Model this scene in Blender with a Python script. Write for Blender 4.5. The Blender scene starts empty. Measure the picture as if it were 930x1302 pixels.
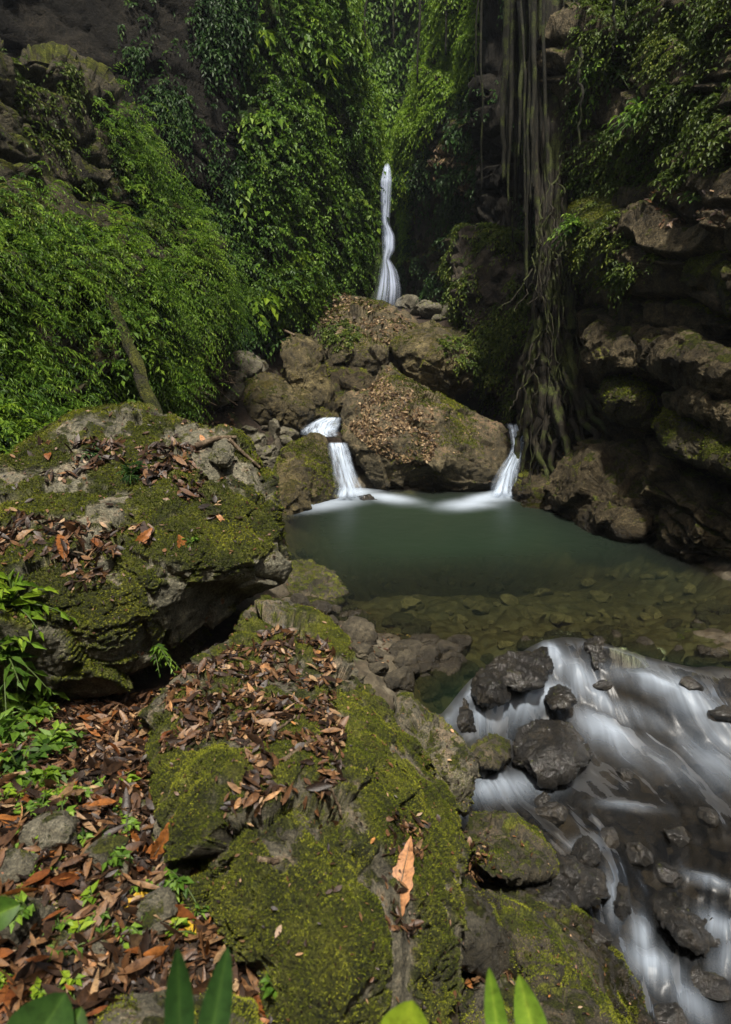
import bpy, math, random
import numpy as np
from mathutils import Vector
from mathutils.bvhtree import BVHTree

RNG = np.random.default_rng(7)
random.seed(7)
C = bpy.context.scene.collection
R = math.radians
# ------------------------------------------------------------------ camera model
PITCH = R(14.0); FPX = 800.0; PW, PH = 930.0, 1302.0; CAMZ = 2.6
SP, CP = math.sin(PITCH), math.cos(PITCH)

def ray(px, py):
    a = (np.asarray(px, float) - PW / 2) / FPX
    v = (PH / 2 - np.asarray(py, float)) / FPX
    return a, CP + v * SP, -SP + v * CP

def W(px, py, Y):
    """photo pixel + forward distance -> world point"""
    a, dy, dz = ray(px, py)
    t = np.asarray(Y, float) / dy
    return np.stack([a * t, dy * t, CAMZ + dz * t], -1)

def onz(px, py, z):
    a, dy, dz = ray(px, py)
    t = (z - CAMZ) / dz
    return np.stack([a * t, dy * t, CAMZ + dz * t], -1)

def proj(P):
    P = np.asarray(P, float)
    y, z = P[..., 1], P[..., 2] - CAMZ
    d = np.maximum(y * CP - z * SP, 0.05)
    u = y * SP + z * CP
    return PW / 2 + FPX * P[..., 0] / d, PH / 2 - FPX * u / d

def inpoly(x, y, poly):
    x = np.asarray(x); y = np.asarray(y)
    r = np.zeros(x.shape, bool)
    n = len(poly)
    for i in range(n):
        x1, y1 = poly[i]; x2, y2 = poly[(i + 1) % n]
        if y1 == y2: continue
        c = ((y1 > y) != (y2 > y)) & (x < (x2 - x1) * (y - y1) / (y2 - y1) + x1)
        r ^= c
    return r

class TPS:
    def __init__(s, pts, vals, lam=1e-3):
        pts = np.asarray(pts, float); s.m = pts.mean(0); s.k = np.abs(pts - s.m).max() + 1e-9
        s.p = (pts - s.m) / s.k
        n = len(pts); K = s.f(s.p, s.p) + lam * np.eye(n)
        A = np.zeros((n + 3, n + 3)); A[:n, :n] = K
        A[:n, n] = 1; A[:n, n + 1:] = s.p; A[n, :n] = 1; A[n + 1:, :n] = s.p.T
        b = np.zeros(n + 3); b[:n] = vals
        s.w = np.linalg.solve(A, b)
    def f(s, a, b):
        d2 = ((a[:, None, :] - b[None]) ** 2).sum(-1) + 1e-12
        return 0.5 * d2 * np.log(d2)
    def __call__(s, x, y):
        sh = np.shape(x)
        q = (np.stack([np.ravel(x), np.ravel(y)], -1) - s.m) / s.k
        out = np.empty(len(q))
        for i in range(0, len(q), 40000):
            b = q[i:i + 40000]
            out[i:i + 40000] = s.f(b, s.p) @ s.w[:-3] + s.w[-3] + b @ s.w[-2:]
        return out.reshape(sh)

# ------------------------------------------------------------------ noise
_g = np.random.default_rng(3)
_perm = _g.permutation(256).astype(np.int32); _perm = np.concatenate([_perm] * 3)
_grad = _g.normal(size=(256, 3)).astype(np.float32); _grad /= np.linalg.norm(_grad, axis=1)[:, None]
_rv = _g.random((256, 3)).astype(np.float32)

def _h(i, j, k):
    return _perm[_perm[_perm[i & 255] + (j & 255)] + (k & 255)]

def noise(P, seed=0):
    P = np.asarray(P, np.float32) + np.float32(seed * 17.31)
    F = np.floor(P); I = F.astype(np.int32); f = P - F
    w = f * f * f * (f * (f * 6 - 15) + 10)
    out = np.zeros(len(P), np.float32)
    for a in (0, 1):
        wa = w[:, 0] if a else 1 - w[:, 0]
        for b in (0, 1):
            wb = w[:, 1] if b else 1 - w[:, 1]
            for c in (0, 1):
                wc = w[:, 2] if c else 1 - w[:, 2]
                g = _grad[_h(I[:, 0] + a, I[:, 1] + b, I[:, 2] + c)]
                d = g[:, 0] * (f[:, 0] - a) + g[:, 1] * (f[:, 1] - b) + g[:, 2] * (f[:, 2] - c)
                out += wa * wb * wc * d
    return out * 1.6

def fbm(P, oct=5, gain=0.5, seed=0, ridge=False):
    P = np.asarray(P, np.float32); o = 0; a = 1.0; t = 0
    for i in range(oct):
        n = noise(P, seed + i)
        if ridge: n = 1 - 2 * np.abs(n)
        o = o + a * n; t += a; a *= gain; P = P * 2.03
    return o / t

def worley(P, seed=0):
    """F1, F2, facet value (a random tilted plane per cell), per-cell random"""
    P = np.asarray(P, np.float32) + np.float32(seed * 9.7)
    I = np.floor(P).astype(np.int32); f = P - I
    d1 = np.full(len(P), 9, np.float32); d2 = d1.copy(); fac = np.zeros(len(P), np.float32); cr = fac.copy()
    for a in (-1, 0, 1):
        for b in (-1, 0, 1):
            for c in (-1, 0, 1):
                h = _h(I[:, 0] + a, I[:, 1] + b, I[:, 2] + c)
                q = f - (_rv[h] + np.array([a, b, c], np.float32))
                d = np.sqrt((q * q).sum(1))
                m = d < d1
                d2 = np.where(m, d1, np.minimum(d2, d))
                d1 = np.where(m, d, d1)
                fac = np.where(m, (q * _grad[(h * 7 + 11) & 255]).sum(1), fac)
                cr = np.where(m, _rv[(h * 3 + 5) & 255][:, 0], cr)
    return d1, d2, fac, cr

def sstep(a, b, x):
    t = np.clip((x - a) / (b - a), 0, 1); return t * t * (3 - 2 * t)

# ------------------------------------------------------------------ mesh helpers
def tag(o, label=None, cat=None, group=None, kind=None):
    if label: o['label'] = label
    if cat: o['category'] = cat
    if group: o['group'] = group
    if kind: o['kind'] = kind
    return o

def mesh(name, V, polys, mat=None, smooth=True, attrs=None, uv=None):
    """polys: list of int arrays (n,3)/(n,4)"""
    me = bpy.data.meshes.new(name)
    V = np.asarray(V, np.float32)
    polys = [np.asarray(p, np.int32) for p in (polys if isinstance(polys, list) else [polys]) if len(p)]
    loops = np.concatenate([p.ravel() for p in polys])
    tot = np.concatenate([np.full(len(p), p.shape[1], np.int32) for p in polys])
    st = np.concatenate([[0], np.cumsum(tot)[:-1]]).astype(np.int32)
    me.vertices.add(len(V)); me.vertices.foreach_set('co', V.ravel())
    me.loops.add(len(loops)); me.loops.foreach_set('vertex_index', loops)
    me.polygons.add(len(tot)); me.polygons.foreach_set('loop_start', st); me.polygons.foreach_set('loop_total', tot)
    me.update(calc_edges=True); me.validate()
    me.polygons.foreach_set('use_smooth', np.full(len(me.polygons), smooth))
    for k, v in (attrs or {}).items():
        a = me.attributes.new(k, 'FLOAT', 'POINT'); a.data.foreach_set('value', np.asarray(v, np.float32))
    if uv is not None:
        l = me.uv_layers.new(name='UVMap'); l.data.foreach_set('uv', np.asarray(uv, np.float32)[loops].ravel())
    if mat: me.materials.append(mat)
    return me

def link(name, me, parent=None):
    o = bpy.data.objects.new(name, me); C.objects.link(o)
    if parent: o.parent = parent
    return o

def vnormals(V, Q):
    V = np.asarray(V, float); N = np.zeros_like(V)
    for q in (Q if isinstance(Q, list) else [Q]):
        a, b, c = V[q[:, 0]], V[q[:, 1]], V[q[:, 2]]
        n = np.cross(b - a, (V[q[:, 3]] if q.shape[1] == 4 else c) - a)
        if q.shape[1] == 4: n = np.cross(c - a, V[q[:, 3]] - b)
        for k in range(q.shape[1]): np.add.at(N, q[:, k], n)
    return N / (np.linalg.norm(N, axis=1)[:, None] + 1e-12)

SURF = {}     # key -> (V, faces list) of solid surfaces, for scattering

def gridfaces(nx, ny):
    i = np.arange(nx * ny).reshape(ny, nx)
    return np.stack([i[:-1, :-1], i[:-1, 1:], i[1:, 1:], i[1:, :-1]], -1).reshape(-1, 4)

# ---------------------------------------------- rock displacement
def rockdisp(P, N, s, kind='boulder', seed=0, amt=1.0):
    """s = the size of the rock in metres; displacement along the normal"""
    Q = P / s
    warp = np.stack([fbm(Q * 2.2, 3, seed=seed + 40 + i) for i in range(3)], -1) * 0.22
    d = 0.10 * fbm(Q * 1.5, 3, seed=seed)
    F1, F2, fac, cr = worley((Q + warp) * 2.1, seed)
    d += 0.10 * fac
    if kind in ('boulder', 'round'):
        F1, F2, fac, cr = worley((Q + warp * .7) * 5.2, seed + 3)
        k = 0.045 if kind == 'boulder' else .02
        d += k * fac
        d -= 0.016 * (1 - sstep(0.0, 0.09, F2 - F1)) * sstep(-.1, .4, fbm(Q * 2.5, 2, seed=seed + 9))
        d += 0.030 * fbm(Q * 9, 4, seed=seed + 5)
        d += 0.010 * fbm(Q * 30, 4, 0.6, seed=seed + 6)
        d += 0.016 * np.maximum(fbm(Q * 16, 3, seed=seed + 16), 0)
    else:   # bedded cliff: strata dipping down to the right, broken into blocks
        u = (P + warp * s * .35) @ np.array([0.40, -0.15, 0.90])
        ph = u / (s * 0.13) + 0.7 * fbm(Q * 2, 3, seed=seed + 21)
        k = np.floor(ph); fr = ph - k
        lay = np.sin(k * 12.9898 + seed) * 43758.5453; lay = lay - np.floor(lay)
        d += 0.050 * (lay - .5) - 0.045 * (1 - sstep(0, .16, np.minimum(fr, 1 - fr) * 1.0))
        F1, F2, fac, cr = worley((Q + warp * .5) * np.array([2.5, 2.5, 4.2]) , seed + 3)
        d += 0.075 * fac - 0.012 * (1 - sstep(0.0, 0.06, F2 - F1))
        F1, F2, fac, cr = worley((Q + warp * .6) * np.array([9, 9, 15]), seed + 4)
        d += 0.016 * fac - .005 * (1 - sstep(0, .05, F2 - F1))
        d += 0.014 * fbm(Q * 11, 5, .6, seed=seed + 5)
        d += 0.008 * fbm(Q * 34, 4, .6, seed=seed + 6)
    return d * s * amt

def disc(n):
    g = np.linspace(-1, 1, n); u, v = np.meshgrid(g, g)
    x = u * np.sqrt(1 - v * v / 2); y = v * np.sqrt(1 - u * u / 2)
    edge = np.zeros((n, n), bool); edge[0] = edge[-1] = edge[:, 0] = edge[:, -1] = True
    return np.hypot(x, y).ravel(), np.arctan2(y, x).ravel(), edge.ravel()

def sheet_rock(name, outline, ctrl, mat, n=150, back=1.0, rnd=0.25, size=1.0, kind='boulder', seed=0, amt=1.0,
               centre=None, jag=0.012, pw=3.0, key=None, post=None, mossf=None):
    """A solid rock: its face follows depths ctrl [(px,py,Y)] inside the outline, rounds off at the rim by rnd
    and closes behind through a belly `back` metres deep."""
    ol = np.array(outline, float)
    c = np.array(centre, float) if centre else ol.mean(0)
    d = ol - c; th = np.arctan2(d[:, 1], d[:, 0])
    # dense radial profile by intersecting rays with the polygon
    T = np.linspace(-np.pi, np.pi, 721); prof = np.zeros(721)
    for i, t in enumerate(T):
        dx, dy = math.cos(t), math.sin(t); best = 0
        for k in range(len(ol)):
            a = ol[k] - c; b = ol[(k + 1) % len(ol)] - c; e = b - a
            den = dx * e[1] - dy * e[0]
            if abs(den) < 1e-9: continue
            r = (a[0] * e[1] - a[1] * e[0]) / den; s = (a[0] * dy - a[1] * dx) / den
            if r > 0 and -1e-9 <= s <= 1 + 1e-9: best = max(best, r)
        prof[i] = best
    ker = np.array([1, 2, 3, 2, 1.]); ker /= ker.sum()
    prof = np.convolve(np.concatenate([prof[-3:-1], prof, prof[1:3]]), ker, 'valid')
    tn = np.stack([np.cos(T) * 3, np.sin(T) * 3, np.full_like(T, seed * 1.7)], -1)
    prof *= 1 + jag * fbm(tn * 2, 4, .6, seed=seed + 2)
    rho, theta, edge = disc(n)
    r = np.interp(theta, T, prof) * rho
    px, py = c[0] + r * np.cos(theta), c[1] + r * np.sin(theta)
    ct = np.array(ctrl, float)
    tps = TPS(ct[:, :2], ct[:, 2], 2e-3)
    Y = np.clip(tps(px, py), ct[:, 2].min() - .4, ct[:, 2].max() + .6)
    Yf = Y + rnd * (1 - (1 - np.clip(rho, 0, 1) ** pw) ** (1 / pw))
    Ye = Y + rnd
    Vf = W(px, py, Yf)
    inn = ~edge; nf = n * n
    Yb = Ye + back * (1 - np.clip(rho, 0, 1) ** 2.5) ** .5
    s = 1 - 0.10 * (1 - rho)
    Vb = W(px, py, Yb)[inn]
    idx = np.arange(nf); bi = idx.copy(); bi[inn] = nf + np.arange(inn.sum())
    q = gridfaces(n, n)
    V = np.concatenate([Vf, Vb]); Q = np.concatenate([q, bi[q][:, ::-1]])
    # orientation: front faces should look at the camera
    a, b, cc = V[q[:, 0]], V[q[:, 1]], V[q[:, 2]]
    nn = np.cross(b - a, cc - a)
    if (nn * (np.array([0, 0, CAMZ]) - a)).sum() < 0: Q = Q[:, ::-1]
    N = vnormals(V, Q)
    dd = rockdisp(V, N, size, kind, seed, amt)
    V = V + N * dd[:, None]
    at = None
    if mossf is not None:      # cushions of moss: raised pads, the same mask colours them and carries the blades
        N = vnormals(V, Q); f, sd, t0, t1, thick = mossf
        m = sstep(t0, t1, fbm(V * f, 4, seed=sd) + .25 * fbm(V * f * 6, 2, seed=sd + 2)) * sstep(-.15, .35, N[:, 2])
        V = V + N * (m * thick * (1 + .7 * fbm(V * 30, 3, seed=sd + 4)))[:, None]
        at = dict(mossm=m)
    me = mesh(name, V, Q, mat, attrs=at)
    SURF[key or name + str(len(SURF))] = (V, Q)
    return link(name, me)

def sample(keys, n, poly=None, nz=-2, front=None, dens=None, rng=RNG):
    """area-uniform random points on solid surfaces (restricted to those that project into poly)"""
    Ps, Ns = [], []
    for k in (keys if isinstance(keys, (list, tuple)) else [keys]):
        V, Q = SURF[k]
        a, b, c = V[Q[:, 0]], V[Q[:, 1]], V[Q[:, 2]]
        d = V[Q[:, 3]] if Q.shape[1] == 4 else c
        nn = np.cross(c - a, d - b) if Q.shape[1] == 4 else np.cross(b - a, c - a)
        ar = np.linalg.norm(nn, axis=1) / 2; nrm = nn / (2 * ar[:, None] + 1e-12)
        cen = (a + b + c + d) / 4
        m = nrm[:, 2] > nz
        if poly is not None:
            x, y = proj(cen)
            ok = np.zeros(len(x), bool)
            for p in (poly if isinstance(poly[0][0], (list, tuple)) else [poly]): ok |= inpoly(x, y, p)
            m &= ok
        if front is not None:
            v = np.array([0, 0, CAMZ]) - cen; v /= np.linalg.norm(v, axis=1)[:, None]
            m &= (nrm * v).sum(1) > front
        w = ar * m
        if dens is not None: w = w * dens(cen, nrm)
        Ps.append((w, a, b, c, d, nrm))
    tot = [p[0].sum() for p in Ps]; S = sum(tot)
    if S <= 0: return np.zeros((0, 3)), np.zeros((0, 3))
    oP, oN = [], []
    for (w, a, b, c, d, nrm), t in zip(Ps, tot):
        k = rng.choice(len(w), int(round(n * t / S)), p=w / t) if t > 0 else np.zeros(0, int)
        u, v = rng.random((2, len(k), 1))
        P = (a[k] * (1 - u) + b[k] * u) * (1 - v) + (d[k] * (1 - u) + c[k] * u) * v
        oP.append(P); oN.append(nrm[k])
    return np.concatenate(oP), np.concatenate(oN)

# ------------------------------------------------------------------ node helpers
class NT:
    def __init__(s, name):
        s.m = bpy.data.materials.new(name); s.m.use_nodes = True
        s.t = s.m.node_tree; s.t.nodes.clear()
        s.out = s.t.nodes.new('ShaderNodeOutputMaterial')
    def n(s, kind, ins=None, **kw):
        nd = s.t.nodes.new('ShaderNode' + kind)
        for k, v in kw.items(): setattr(nd, k, v)
        for k, v in (ins or {}).items(): s.set(nd.inputs[k], v)
        return nd
    def set(s, sock, v):
        if hasattr(v, 'is_linked') or isinstance(v, bpy.types.NodeSocket): s.t.links.new(v, sock)
        elif isinstance(v, bpy.types.Node): s.t.links.new(v.outputs[0], sock)
        else:
            if isinstance(v, tuple) and len(v) == 3 and sock.type == 'RGBA': v = v + (1,)
            sock.default_value = v
    def math(s, op, a, b=0.5, c=None, clamp=False):
        nd = s.n('Math', operation=op, use_clamp=clamp)
        s.set(nd.inputs[0], a); s.set(nd.inputs[1], b)
        if c is not None: s.set(nd.inputs[2], c)
        return nd.outputs[0]
    def noise(s, vec, scale, detail=5, rough=.55, dist=0.0):
        return s.n('TexNoise', {'Vector': vec, 'Scale': scale, 'Detail': detail, 'Roughness': rough, 'Distortion': dist}).outputs[0]
    def step(s, x, a, b):
        nd = s.n('MapRange', interpolation_type='SMOOTHSTEP')
        s.set(nd.inputs[0], x); s.set(nd.inputs[1], a); s.set(nd.inputs[2], b)
        return nd.outputs[0]
    def mix(s, f, a, b, mode='MIX'):
        nd = s.n('Mix', data_type='RGBA', blend_type=mode)
        s.set(nd.inputs[0], f); s.set(nd.inputs[6], a); s.set(nd.inputs[7], b)
        return nd.outputs[2]
    def ramp(s, f, stops):
        nd = s.n('ValToRGB', {0: f}); e = nd.color_ramp.elements
        while len(e) < len(stops): e.new(.5)
        for el, (p, c) in zip(e, stops): el.position = p; el.color = c + (1,)
        return nd.outputs[0]
    def bump(s, h, dist, strength=1.0, nrm=None):
        nd = s.n('Bump', {'Height': h, 'Distance': dist, 'Strength': strength})
        if nrm is not None: s.set(nd.inputs['Normal'], nrm)
        return nd.outputs[0]

def rock_mat(name, dark, mid, light, moss=0.3, wet=0.0, scale=1.0, mossc=None, rough=.82, wetz=None, speck=0.4, obj=False, litter=0.0, dust=0.0):
    k = NT(name)
    geo = k.n('NewGeometry')
    if obj:
        tc = k.n('TexCoord'); oi = k.n('ObjectInfo')
        pos = k.n('VectorMath', {0: geo.outputs['Position'], 1: oi.outputs['Location']}, operation='ADD').outputs[0]
    else: pos = geo.outputs['Position']
    sep = k.n('SeparateXYZ', {0: geo.outputs['Normal']}); nz = sep.outputs[2]
    n1 = k.noise(pos, 1.6 * scale, 6, .6, .4); n2 = k.noise(pos, 9 * scale, 6, .65); n3 = k.noise(pos, 48 * scale, 5, .7)
    n4 = k.noise(pos, 190 * scale, 3, .7)
    a = k.math('ADD', k.math('MULTIPLY', n1, .55), k.math('MULTIPLY', n2, .45))
    col = k.ramp(a, [(.34, dark), (.5, mid), (.68, light)])
    col = k.mix(.75, col, k.ramp(n3, [(.32, (.20, .19, .17)), (.5, (.95, .95, .95)), (.68, (1.9, 1.8, 1.6))]), 'MULTIPLY')
    # pale lichen and mineral specks
    sp = k.step(n3, .62, .72)
    col = k.mix(k.math('MULTIPLY', sp, speck), col, tuple(min(1, x * 2.2 + .02) for x in light))
    if litter > 0:   # crumbs of old leaves caught on the upper faces
        lf = k.math('MULTIPLY', k.step(nz, .35, .8), k.step(k.math('ADD', n2, k.math('MULTIPLY', n1, .6)), .78, .92))
        col = k.mix(k.math('MULTIPLY', lf, litter), col, k.ramp(n3, [(.3, (.035, .020, .012)), (.5, (.11, .06, .035)), (.7, (.26, .17, .10))]))
    # moss
    mossc = mossc or ((.012, .017, .003), (.072, .088, .010), (.24, .25, .030))
    n5 = k.noise(pos, 3.6 * scale, 5, .62, .6)
    mv = k.math('ADD', k.math('MULTIPLY', nz, .30), k.math('ADD', k.math('MULTIPLY', n5, 1.3), k.math('MULTIPLY', n2, .45)))
    th = 1.54 - moss * .8
    mf = k.step(mv, th, th + .16)
    mf = k.math('MULTIPLY', mf, k.step(n3, .25, .48))
    ma = k.n('Attribute', attribute_name='mossm').outputs['Fac']
    mf = k.math('MAXIMUM', mf, k.math('MULTIPLY', ma, k.math('ADD', .55, k.math('MULTIPLY', k.step(n3, .3, .5), .45))))
    mn = k.math('ADD', k.math('MULTIPLY', n3, .55), k.math('ADD', k.math('MULTIPLY', n4, .45), k.math('MULTIPLY', n2, .10)))
    n6 = k.noise(k.n('VectorMath', {0: pos, 1: (7.3, 3.1, 5.7)}, operation='ADD').outputs[0], 2.6 * scale, 4, .6)
    mc = k.ramp(k.math('ADD', mn, k.math('MULTIPLY', k.math('SUBTRACT', n6, .5), .62)), [(.36, mossc[0]), (.53, mossc[1]), (.74, mossc[2])])
    col = k.mix(mf, col, mc)
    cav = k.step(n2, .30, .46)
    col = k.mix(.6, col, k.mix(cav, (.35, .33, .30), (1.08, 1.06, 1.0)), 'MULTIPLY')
    rg = k.math('SUBTRACT', rough, k.math('MULTIPLY', n3, .12))
    if wetz is not None:
        z = k.n('SeparateXYZ', {0: geo.outputs['Position']}).outputs[2]
        wf = k.step(k.math('ADD', z, k.math('MULTIPLY', n2, -.16)), wetz + .12, wetz - .08)
        col = k.mix(wf, col, k.mix(1.0, col, (.42, .40, .37), 'MULTIPLY'))
        rg = k.math('SUBTRACT', rg, k.math('MULTIPLY', wf, .52))
    if wet > 0: rg = k.math('SUBTRACT', rg, wet * .3)
    h = k.math('ADD', k.math('MULTIPLY', n2, .6), k.math('ADD', k.math('MULTIPLY', n3, .28), k.math('MULTIPLY', n4, .10)))
    b = k.bump(h, .10 / scale, 1.0)
    b = k.bump(k.math('MULTIPLY', k.math('ADD', n4, k.math('MULTIPLY', n3, .8)), mf), .018 / scale, .9, b)
    p = k.n('BsdfPrincipled', {'Base Color': col, 'Roughness': rg, 'Normal': b, 'Specular IOR Level': .25 if wet else .12 if name.startswith('bare') else .2 if 'cliff' in name else .35})
    if wet: p.inputs['Coat Weight'].default_value = .65; p.inputs['Coat Roughness'].default_value = .13; k.set(p.inputs['Coat Normal'], k.bump(h, .05 / scale, .8))
    k.t.links.new(p.outputs[0], k.out.inputs[0])
    return k.m

def leaf_mat(name, stops, trans=.38, rough=.5, spec=.22, vein=False):
    k = NT(name)
    at = k.n('Attribute', attribute_name='tone')
    oi = k.n('ObjectInfo')
    f = k.math('ADD', at.outputs['Fac'], k.math('MULTIPLY', k.math('SUBTRACT', oi.outputs['Random'], .5), .22), clamp=True)
    col = k.ramp(f, stops)
    pos = k.n('NewGeometry').outputs['Position']
    n = k.noise(pos, 55, 4, .65)
    col = k.mix(.9 if vein else .5, col, k.ramp(n, [(.32, (.35, .30, .26)), (.5, (.95, .93, .9)), (.7, (1.45, 1.35, 1.15))]), 'MULTIPLY')
    p = k.n('BsdfPrincipled', {'Base Color': col, 'Roughness': rough, 'Specular IOR Level': spec})
    if vein:
        p.inputs['Normal'].default_value = (0, 0, 0)
        k.set(p.inputs['Normal'], k.bump(n, .004, .6))
    if trans:
        t = k.n('BsdfTranslucent', {'Color': col})
        m = k.n('MixShader', {0: trans, 1: p.outputs[0], 2: t.outputs[0]})
        k.t.links.new(m.outputs[0], k.out.inputs[0])
    else: k.t.links.new(p.outputs[0], k.out.inputs[0])
    return k.m
# ------------------------------------------------------------------ materials
GREYR = dict(dark=(.030, .030, .024), mid=(.080, .078, .060), light=(.17, .165, .13))
M = {}
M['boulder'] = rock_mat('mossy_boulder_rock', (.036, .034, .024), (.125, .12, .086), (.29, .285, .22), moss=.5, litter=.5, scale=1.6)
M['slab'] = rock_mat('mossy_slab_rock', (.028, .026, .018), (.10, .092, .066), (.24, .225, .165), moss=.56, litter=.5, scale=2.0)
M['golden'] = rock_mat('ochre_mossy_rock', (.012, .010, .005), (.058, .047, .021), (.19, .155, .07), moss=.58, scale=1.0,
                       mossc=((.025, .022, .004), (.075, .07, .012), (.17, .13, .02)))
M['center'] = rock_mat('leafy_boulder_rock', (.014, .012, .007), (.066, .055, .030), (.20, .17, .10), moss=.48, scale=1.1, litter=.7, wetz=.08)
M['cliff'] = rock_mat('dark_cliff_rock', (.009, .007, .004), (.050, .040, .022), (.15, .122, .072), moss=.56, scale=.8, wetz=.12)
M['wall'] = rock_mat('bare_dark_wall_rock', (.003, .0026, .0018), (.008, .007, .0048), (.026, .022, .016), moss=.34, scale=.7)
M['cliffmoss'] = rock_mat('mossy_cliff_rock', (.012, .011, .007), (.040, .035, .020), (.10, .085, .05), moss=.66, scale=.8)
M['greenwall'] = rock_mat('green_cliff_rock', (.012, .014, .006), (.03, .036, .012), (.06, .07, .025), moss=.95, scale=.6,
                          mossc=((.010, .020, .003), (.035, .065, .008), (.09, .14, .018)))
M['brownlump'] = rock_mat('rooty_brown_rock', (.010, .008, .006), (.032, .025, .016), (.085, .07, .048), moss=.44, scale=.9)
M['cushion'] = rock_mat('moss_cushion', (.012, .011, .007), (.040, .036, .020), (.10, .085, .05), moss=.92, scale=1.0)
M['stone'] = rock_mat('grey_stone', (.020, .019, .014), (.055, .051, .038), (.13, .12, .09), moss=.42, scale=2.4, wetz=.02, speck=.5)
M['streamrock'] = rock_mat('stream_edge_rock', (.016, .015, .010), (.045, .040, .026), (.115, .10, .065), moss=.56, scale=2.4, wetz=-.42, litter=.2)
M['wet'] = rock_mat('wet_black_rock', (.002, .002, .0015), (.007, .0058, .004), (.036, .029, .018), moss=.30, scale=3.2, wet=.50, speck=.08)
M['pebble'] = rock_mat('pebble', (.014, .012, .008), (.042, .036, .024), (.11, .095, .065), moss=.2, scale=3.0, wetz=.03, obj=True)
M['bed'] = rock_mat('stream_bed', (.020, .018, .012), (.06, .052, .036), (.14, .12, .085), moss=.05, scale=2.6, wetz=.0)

GREEN = [(.0, (.012, .030, .005)), (.3, (.045, .105, .012)), (.65, (.13, .235, .024)), (1, (.24, .35, .04))]
M['leaf'] = leaf_mat('broad_green_leaf', GREEN)
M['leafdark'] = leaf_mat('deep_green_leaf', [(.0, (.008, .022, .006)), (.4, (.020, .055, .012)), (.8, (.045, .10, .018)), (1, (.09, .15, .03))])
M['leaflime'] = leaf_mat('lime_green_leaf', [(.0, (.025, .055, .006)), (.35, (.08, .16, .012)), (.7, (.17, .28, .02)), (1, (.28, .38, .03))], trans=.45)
M['leafyel'] = leaf_mat('yellow_green_leaf', [(.0, (.018, .032, .005)), (.4, (.05, .085, .012)), (.8, (.11, .15, .02)), (1, (.19, .22, .035))])
DEAD = [(.0, (.012, .007, .005)), (.3, (.036, .019, .010)), (.5, (.092, .043, .018)), (.70, (.155, .084, .038)), (.86, (.29, .20, .115)), (1, (.36, .15, .03))]
M['dead'] = leaf_mat('dry_leaf', DEAD, trans=.12, rough=.5, spec=.4, vein=True)
M['deadsmall'] = leaf_mat('small_dry_leaf', [(.0, (.022, .014, .008)), (.4, (.085, .052, .026)), (.75, (.21, .145, .075)), (1, (.40, .31, .19))], trans=.1, rough=.55)
M['orange'] = leaf_mat('orange_dry_leaf', [(.0, (.11, .036, .012)), (.5, (.21, .078, .021)), (1, (.28, .12, .035))], trans=.2, rough=.45, vein=True)
M['yellow'] = leaf_mat('yellow_leaf', [(.0, (.40, .25, .02)), (1, (.50, .34, .03))], trans=.25)
M['tan'] = leaf_mat('tan_dry_leaf', [(.0, (.28, .13, .06)), (1, (.36, .19, .09))], trans=.15, vein=True)

def bark_mat(name, a, b, c, moss=.3):
    k = NT(name); geo = k.n('NewGeometry'); pos = geo.outputs['Position']
    mp = k.n('VectorMath', {0: pos, 1: (9, 9, 1.6)}, operation='MULTIPLY').outputs[0]
    n1 = k.noise(mp, 2.2, 6, .65, .5); n2 = k.noise(pos, 40, 4, .65)
    col = k.ramp(k.math('ADD', k.math('MULTIPLY', n1, .65), k.math('MULTIPLY', n2, .35)), [(.36, a), (.5, b), (.66, c)])
    n3 = k.noise(pos, 3.2, 5, .6)
    col = k.mix(k.math('MULTIPLY', k.step(n3, .62 - moss * .3, .72 - moss * .3), .8), col, k.ramp(n2, [(.35, (.012, .018, .004)), (.7, (.07, .085, .015))]))
    bn = k.bump(k.math('ADD', n1, k.math('MULTIPLY', n2, .4)), .04, .9)
    p = k.n('BsdfPrincipled', {'Base Color': col, 'Roughness': .85, 'Normal': bn, 'Specular IOR Level': .25})
    k.t.links.new(p.outputs[0], k.out.inputs[0]); return k.m
M['bark'] = bark_mat('root_bark', (.005, .004, .0025), (.013, .0105, .006), (.04, .033, .019), .5)
M['vine'] = bark_mat('vine_bark', (.004, .0037, .002), (.010, .0095, .005), (.026, .024, .013), .4)
M['twig'] = bark_mat('dry_twig', (.04, .026, .016), (.11, .08, .05), (.24, .19, .13), .0)
M['stem'] = leaf_mat('green_stem', [(.0, (.03, .05, .012)), (1, (.06, .09, .02))], trans=0)

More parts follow.
